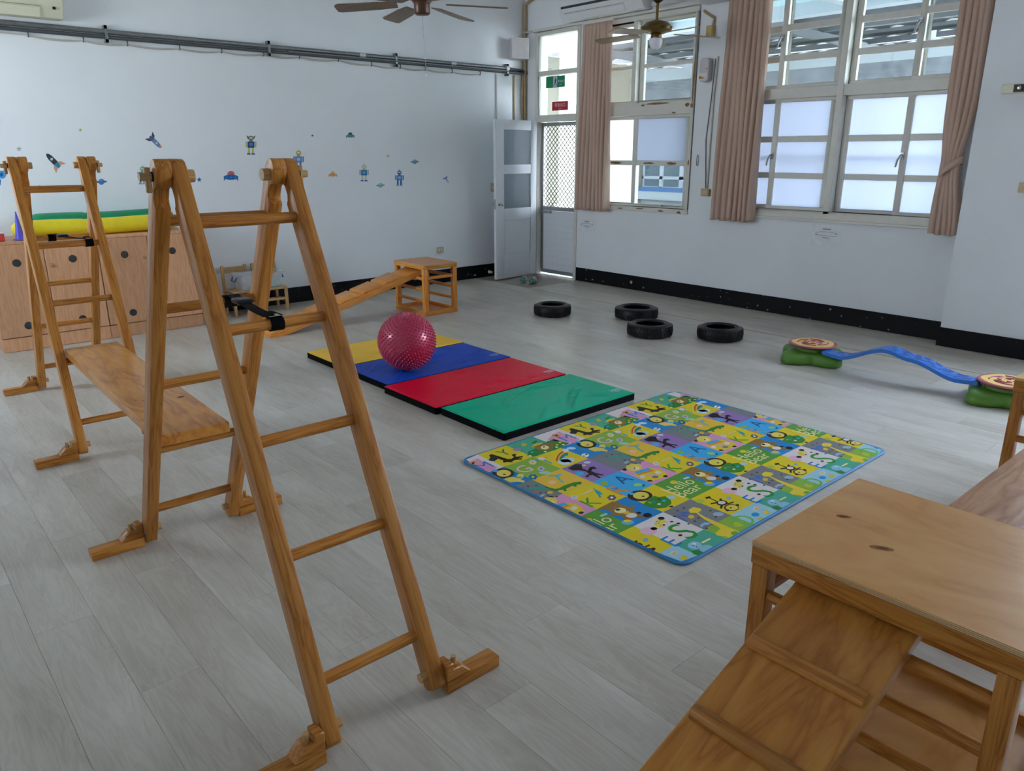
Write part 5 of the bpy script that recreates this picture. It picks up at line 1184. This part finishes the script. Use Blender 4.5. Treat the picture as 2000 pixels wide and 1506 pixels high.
sign('red emergency exit sign on the glass above the mesh door', [(1079, 199), (1110, 197), (1110, 214), (1079, 217)], S(190, 20, 52), lambda asp: tp('緊急出口', 0, .62, .42, asp, S(240, 214, 220))+tp('EXIT', 0, .2, .16, asp, S(230, 170, 180)))
# plates and stop on the back wall
def plate(lab, px_, py_, hw, hh):
    p = PX(px_, py_, 1, YB); t = thing('wall_plate', lab, 'switch' if 'switch' in lab else 'socket', (p.x, YB-.001, p.z-hh)); B().box(-hw, hw, -.01, 0, 0, 2*hh).obj('plate', BEIGE, t, bevel=.003)
    for s_ in (-.35, .35): B().box(s_*hw*1.0-.012, s_*hw*1.0+.012, -.012, -.01, hh-.018, hh+.018).obj('insert', IVORY, t)
plate('beige socket plate on the back wall above the small climbing box', 859, 488, .05, .035); plate('beige switch plate on the back wall beside the open door', 963, 366, .045, .055)
p = PX(956, 531, 1, YB-.02); t = thing('door_stop', 'cream door stop knob on the black skirting', 'door stop', (p.x, YB-.0125, p.z)); B().lathe([(0, .055), (.014, .055), (.018, .045), (.010, .036), (.009, .008), (.02, .006), (.021, 0)], 18).obj('stop', IVORY, t, rot=(PI/2, 0, 0))

# ------------------------------------------------------------------ wall stickers
def sticker(name, lab, parts, cat='sticker'):
    """parts: polygons in photo pixels, read onto the back wall"""
    pts = [q for P, c, l_ in parts for q in P]; cx_, cy_ = sum(p[0] for p in pts)/len(pts), sum(p[1] for p in pts)/len(pts); o_ = PX(cx_, cy_, 1, YB)
    def pl_(u, v, d): p = PX(u, v, 1, YB); return (p.x-o_.x, -d, p.z-o_.z)
    d = decal(name, parts, pl_, None, None, .0005); d.location = (o_.x, YB-.0006, o_.z)
    tag(d, lab, cat, 'space stickers on the back wall'); return d
def R4(x0, y0, x1, y1): return [(x0, y0), (x1, y0), (x1, y1), (x0, y1)]
def rocket(x0, y0, x1, y1, w_, c1, c2, c3):
    a, b_ = Vector((x0, y0)), Vector((x1, y1)); d = (b_-a); n = Vector((-d.y, d.x)).normalized()*w_
    f = lambda t, s: tuple(a+d*t+n*s)
    return [([f(0, 0), f(.12, .7), f(.3, 1), f(.72, 1), f(.85, .75), f(.85, -.75), f(.72, -1), f(.3, -1), f(.12, -.7)], c1, 0), ([f(.7, 1), f(.98, .6), f(.98, -.6), f(.7, -1)], c2, 1), ([f(.72, .9), f(.8, 1.9), f(1.08, 2.6), f(.92, .8)], c3, 1), ([f(.72, -.9), f(.8, -1.9), f(1.08, -2.6), f(.92, -.8)], c3, 1), (ell(*f(.4, 0), w_*.55, w_*.55, 12), S(190, 206, 220), 2)]
sticker('rocket_sticker', 'dark grey rocket sticker pointing up to the left', rocket(90, 300, 117, 327, 5, S(70, 72, 82), S(64, 140, 180), S(220, 160, 130)))
sticker('rocket_sticker', 'small blue rocket sticker pointing down to the right', rocket(315, 289, 292, 266, 4, S(120, 140, 176), S(96, 104, 140), S(80, 84, 110))+[([(315, 289), (311, 285), (313, 282), (316, 287)], S(226, 150, 120), 3)])
sticker('rocket_sticker', 'tiny blue rocket sticker beside the open door', rocket(876, 357, 869, 346, 2, S(196, 204, 220), S(110, 150, 206), S(96, 140, 200)))
def robot(cx_, yt, h, body, head, arms, legs, feet, ear=None):
    s = h/40; X_ = lambda u, v: (cx_+u*s, yt+v*s); r = lambda u0, v0, u1, v1: [X_(u0, v0), X_(u1, v0), X_(u1, v1), X_(u0, v1)]
    A = [(r(-7, 12, 7, 25), body, 0), ([X_(u, v) for u, v in ell(0, 5, 5.5, 5)], head, 0), (r(-3, 9, 3, 13), head, 0), (r(-11, 12, -8, 24), arms, 0), (r(8, 12, 11, 24), arms, 0), (r(-6, 25, -2, 36), legs, 0), (r(2, 25, 6, 36), legs, 0), (r(-8, 36, -1, 39), feet, 0), (r(1, 36, 8, 39), feet, 0), ([X_(u, v) for u, v in ell(0, 18, 4, 3.5)], tuple(min(1, c*1.7+.06) for c in body[:3])+(1,), 1), (r(-3, 3.4, 3, 6), S(235, 235, 215), 1)]
    if ear: A += [([X_(-4, 3), X_(-10, -1), X_(-6, 8)], ear, 0), ([X_(4, 3), X_(10, -1), X_(6, 8)], ear, 0)]
    else: A += [(r(-.6, -3, .6, 1), head, 0)]
    return A
sticker('robot_sticker', 'yellow and blue robot sticker with pointed ears', robot(490, 265, 38, S(54, 92, 150), S(140, 150, 130), S(204, 204, 120), S(196, 204, 110), S(80, 116, 160), S(120, 124, 120)))
sticker('robot_sticker', 'pale blue robot sticker with red hands above a ladder top', robot(583, 294, 38, S(120, 146, 190), S(196, 190, 120), S(126, 150, 194), S(110, 140, 196), S(200, 196, 110)))
sticker('robot_sticker', 'pale green robot sticker with blue chest panel', robot(711, 322, 33, S(60, 130, 176), S(200, 206, 160), S(150, 176, 190), S(206, 212, 170), S(80, 120, 180)))
sticker('robot_sticker', 'blue robot sticker furthest along towards the door', robot(780, 333, 31, S(96, 150, 196), S(70, 130, 190), S(100, 150, 196), S(56, 110, 170), S(150, 180, 200)))
sticker('robot_sticker', 'green and blue robot sticker partly behind the ladder peg', robot(278, 325, 36, S(100, 160, 190), S(150, 190, 160), S(100, 150, 200), S(80, 140, 200), S(196, 150, 170)))
sticker('robot_sticker', 'blue robot sticker cut by the picture edge behind the ladder', [(ell(4, 341, 8, 8), S(80, 160, 220), 0), ([(-12, 355), (2, 350), (1, 362), (-12, 360)], S(40, 130, 200), 0), (ell(3, 341, 3, 4), S(30, 100, 170), 1)])
def ufo(cx_, cy_, w_, body, dome):
    return [(ell(cx_, cy_-w_*.18, w_*.24, w_*.2), dome, 0), (ell(cx_, cy_+w_*.04, w_*.5, w_*.18), body, 1), ([(cx_-w_*.45, cy_+w_*.08), (cx_-w_*.38, cy_+w_*.12), (cx_-w_*.42, cy_+w_*.26), (cx_-w_*.5, cy_+w_*.26)], body, 1), ([(cx_+w_*.45, cy_+w_*.08), (cx_+w_*.38, cy_+w_*.12), (cx_+w_*.42, cy_+w_*.26), (cx_+w_*.5, cy_+w_*.26)], body, 1)]+[(ell(cx_+u*w_, cy_+w_*.05, w_*.045, w_*.045, 8), tuple(min(1, c*2) for c in body[:3])+(1,), 2) for u in (-.28, 0, .28)]
sticker('saucer_sticker', 'blue flying saucer sticker with red dome', ufo(451, 345, 29, S(44, 116, 180), S(214, 110, 96)))
sticker('saucer_sticker', 'orange flying saucer sticker', ufo(650, 341, 17, S(216, 156, 110), S(226, 190, 120)))
sticker('saucer_sticker', 'teal flying saucer sticker with dark dome', ufo(684, 265, 17, S(80, 156, 150), S(90, 90, 90)))
def planet(cx_, cy_, r_, c): return [(ell(cx_, cy_, r_, r_), c, 0), (ell(cx_, cy_, r_*1.9, r_*.42, 18, -.05), tuple(v*.8 for v in c[:3])+(1,), 1), (ell(cx_-.2*r_, cy_-.45*r_, r_*.5, r_*.16), tuple(min(1, v*1.5) for v in c[:3])+(1,), 2)]
sticker('planet_sticker', 'blue ringed planet sticker right of the ladder post', planet(198, 355, 6, S(86, 136, 190))); sticker('planet_sticker', 'blue planet sticker just above a ladder rung', planet(77, 369, 7, S(70, 150, 200)))
sticker('planet_sticker', 'small blue ringed planet sticker above the blue robot', planet(810, 316, 4.4, S(120, 170, 200))); sticker('planet_sticker', 'faint teal ringed planet sticker between two robots', planet(743, 362, 4.8, S(160, 200, 206)))
for x, y, r_, c, lab in ((157, 254, 4.2, S(206, 196, 110), 'yellow star sticker highest on the wall'), (37, 291, 6, S(176, 184, 184), 'faded grey star sticker near the dark rocket'), (389, 351, 5.5, S(40, 120, 190), 'bright blue star sticker beside the ladder peg'), (610, 265, 3, S(96, 120, 80), 'tiny dark green star sticker'), (758, 305, 3.8, S(216, 206, 140), 'pale yellow star sticker above the robots')):
    sticker('star_sticker', lab, [(star(x, y, r_, -PI/2), c, 0)])
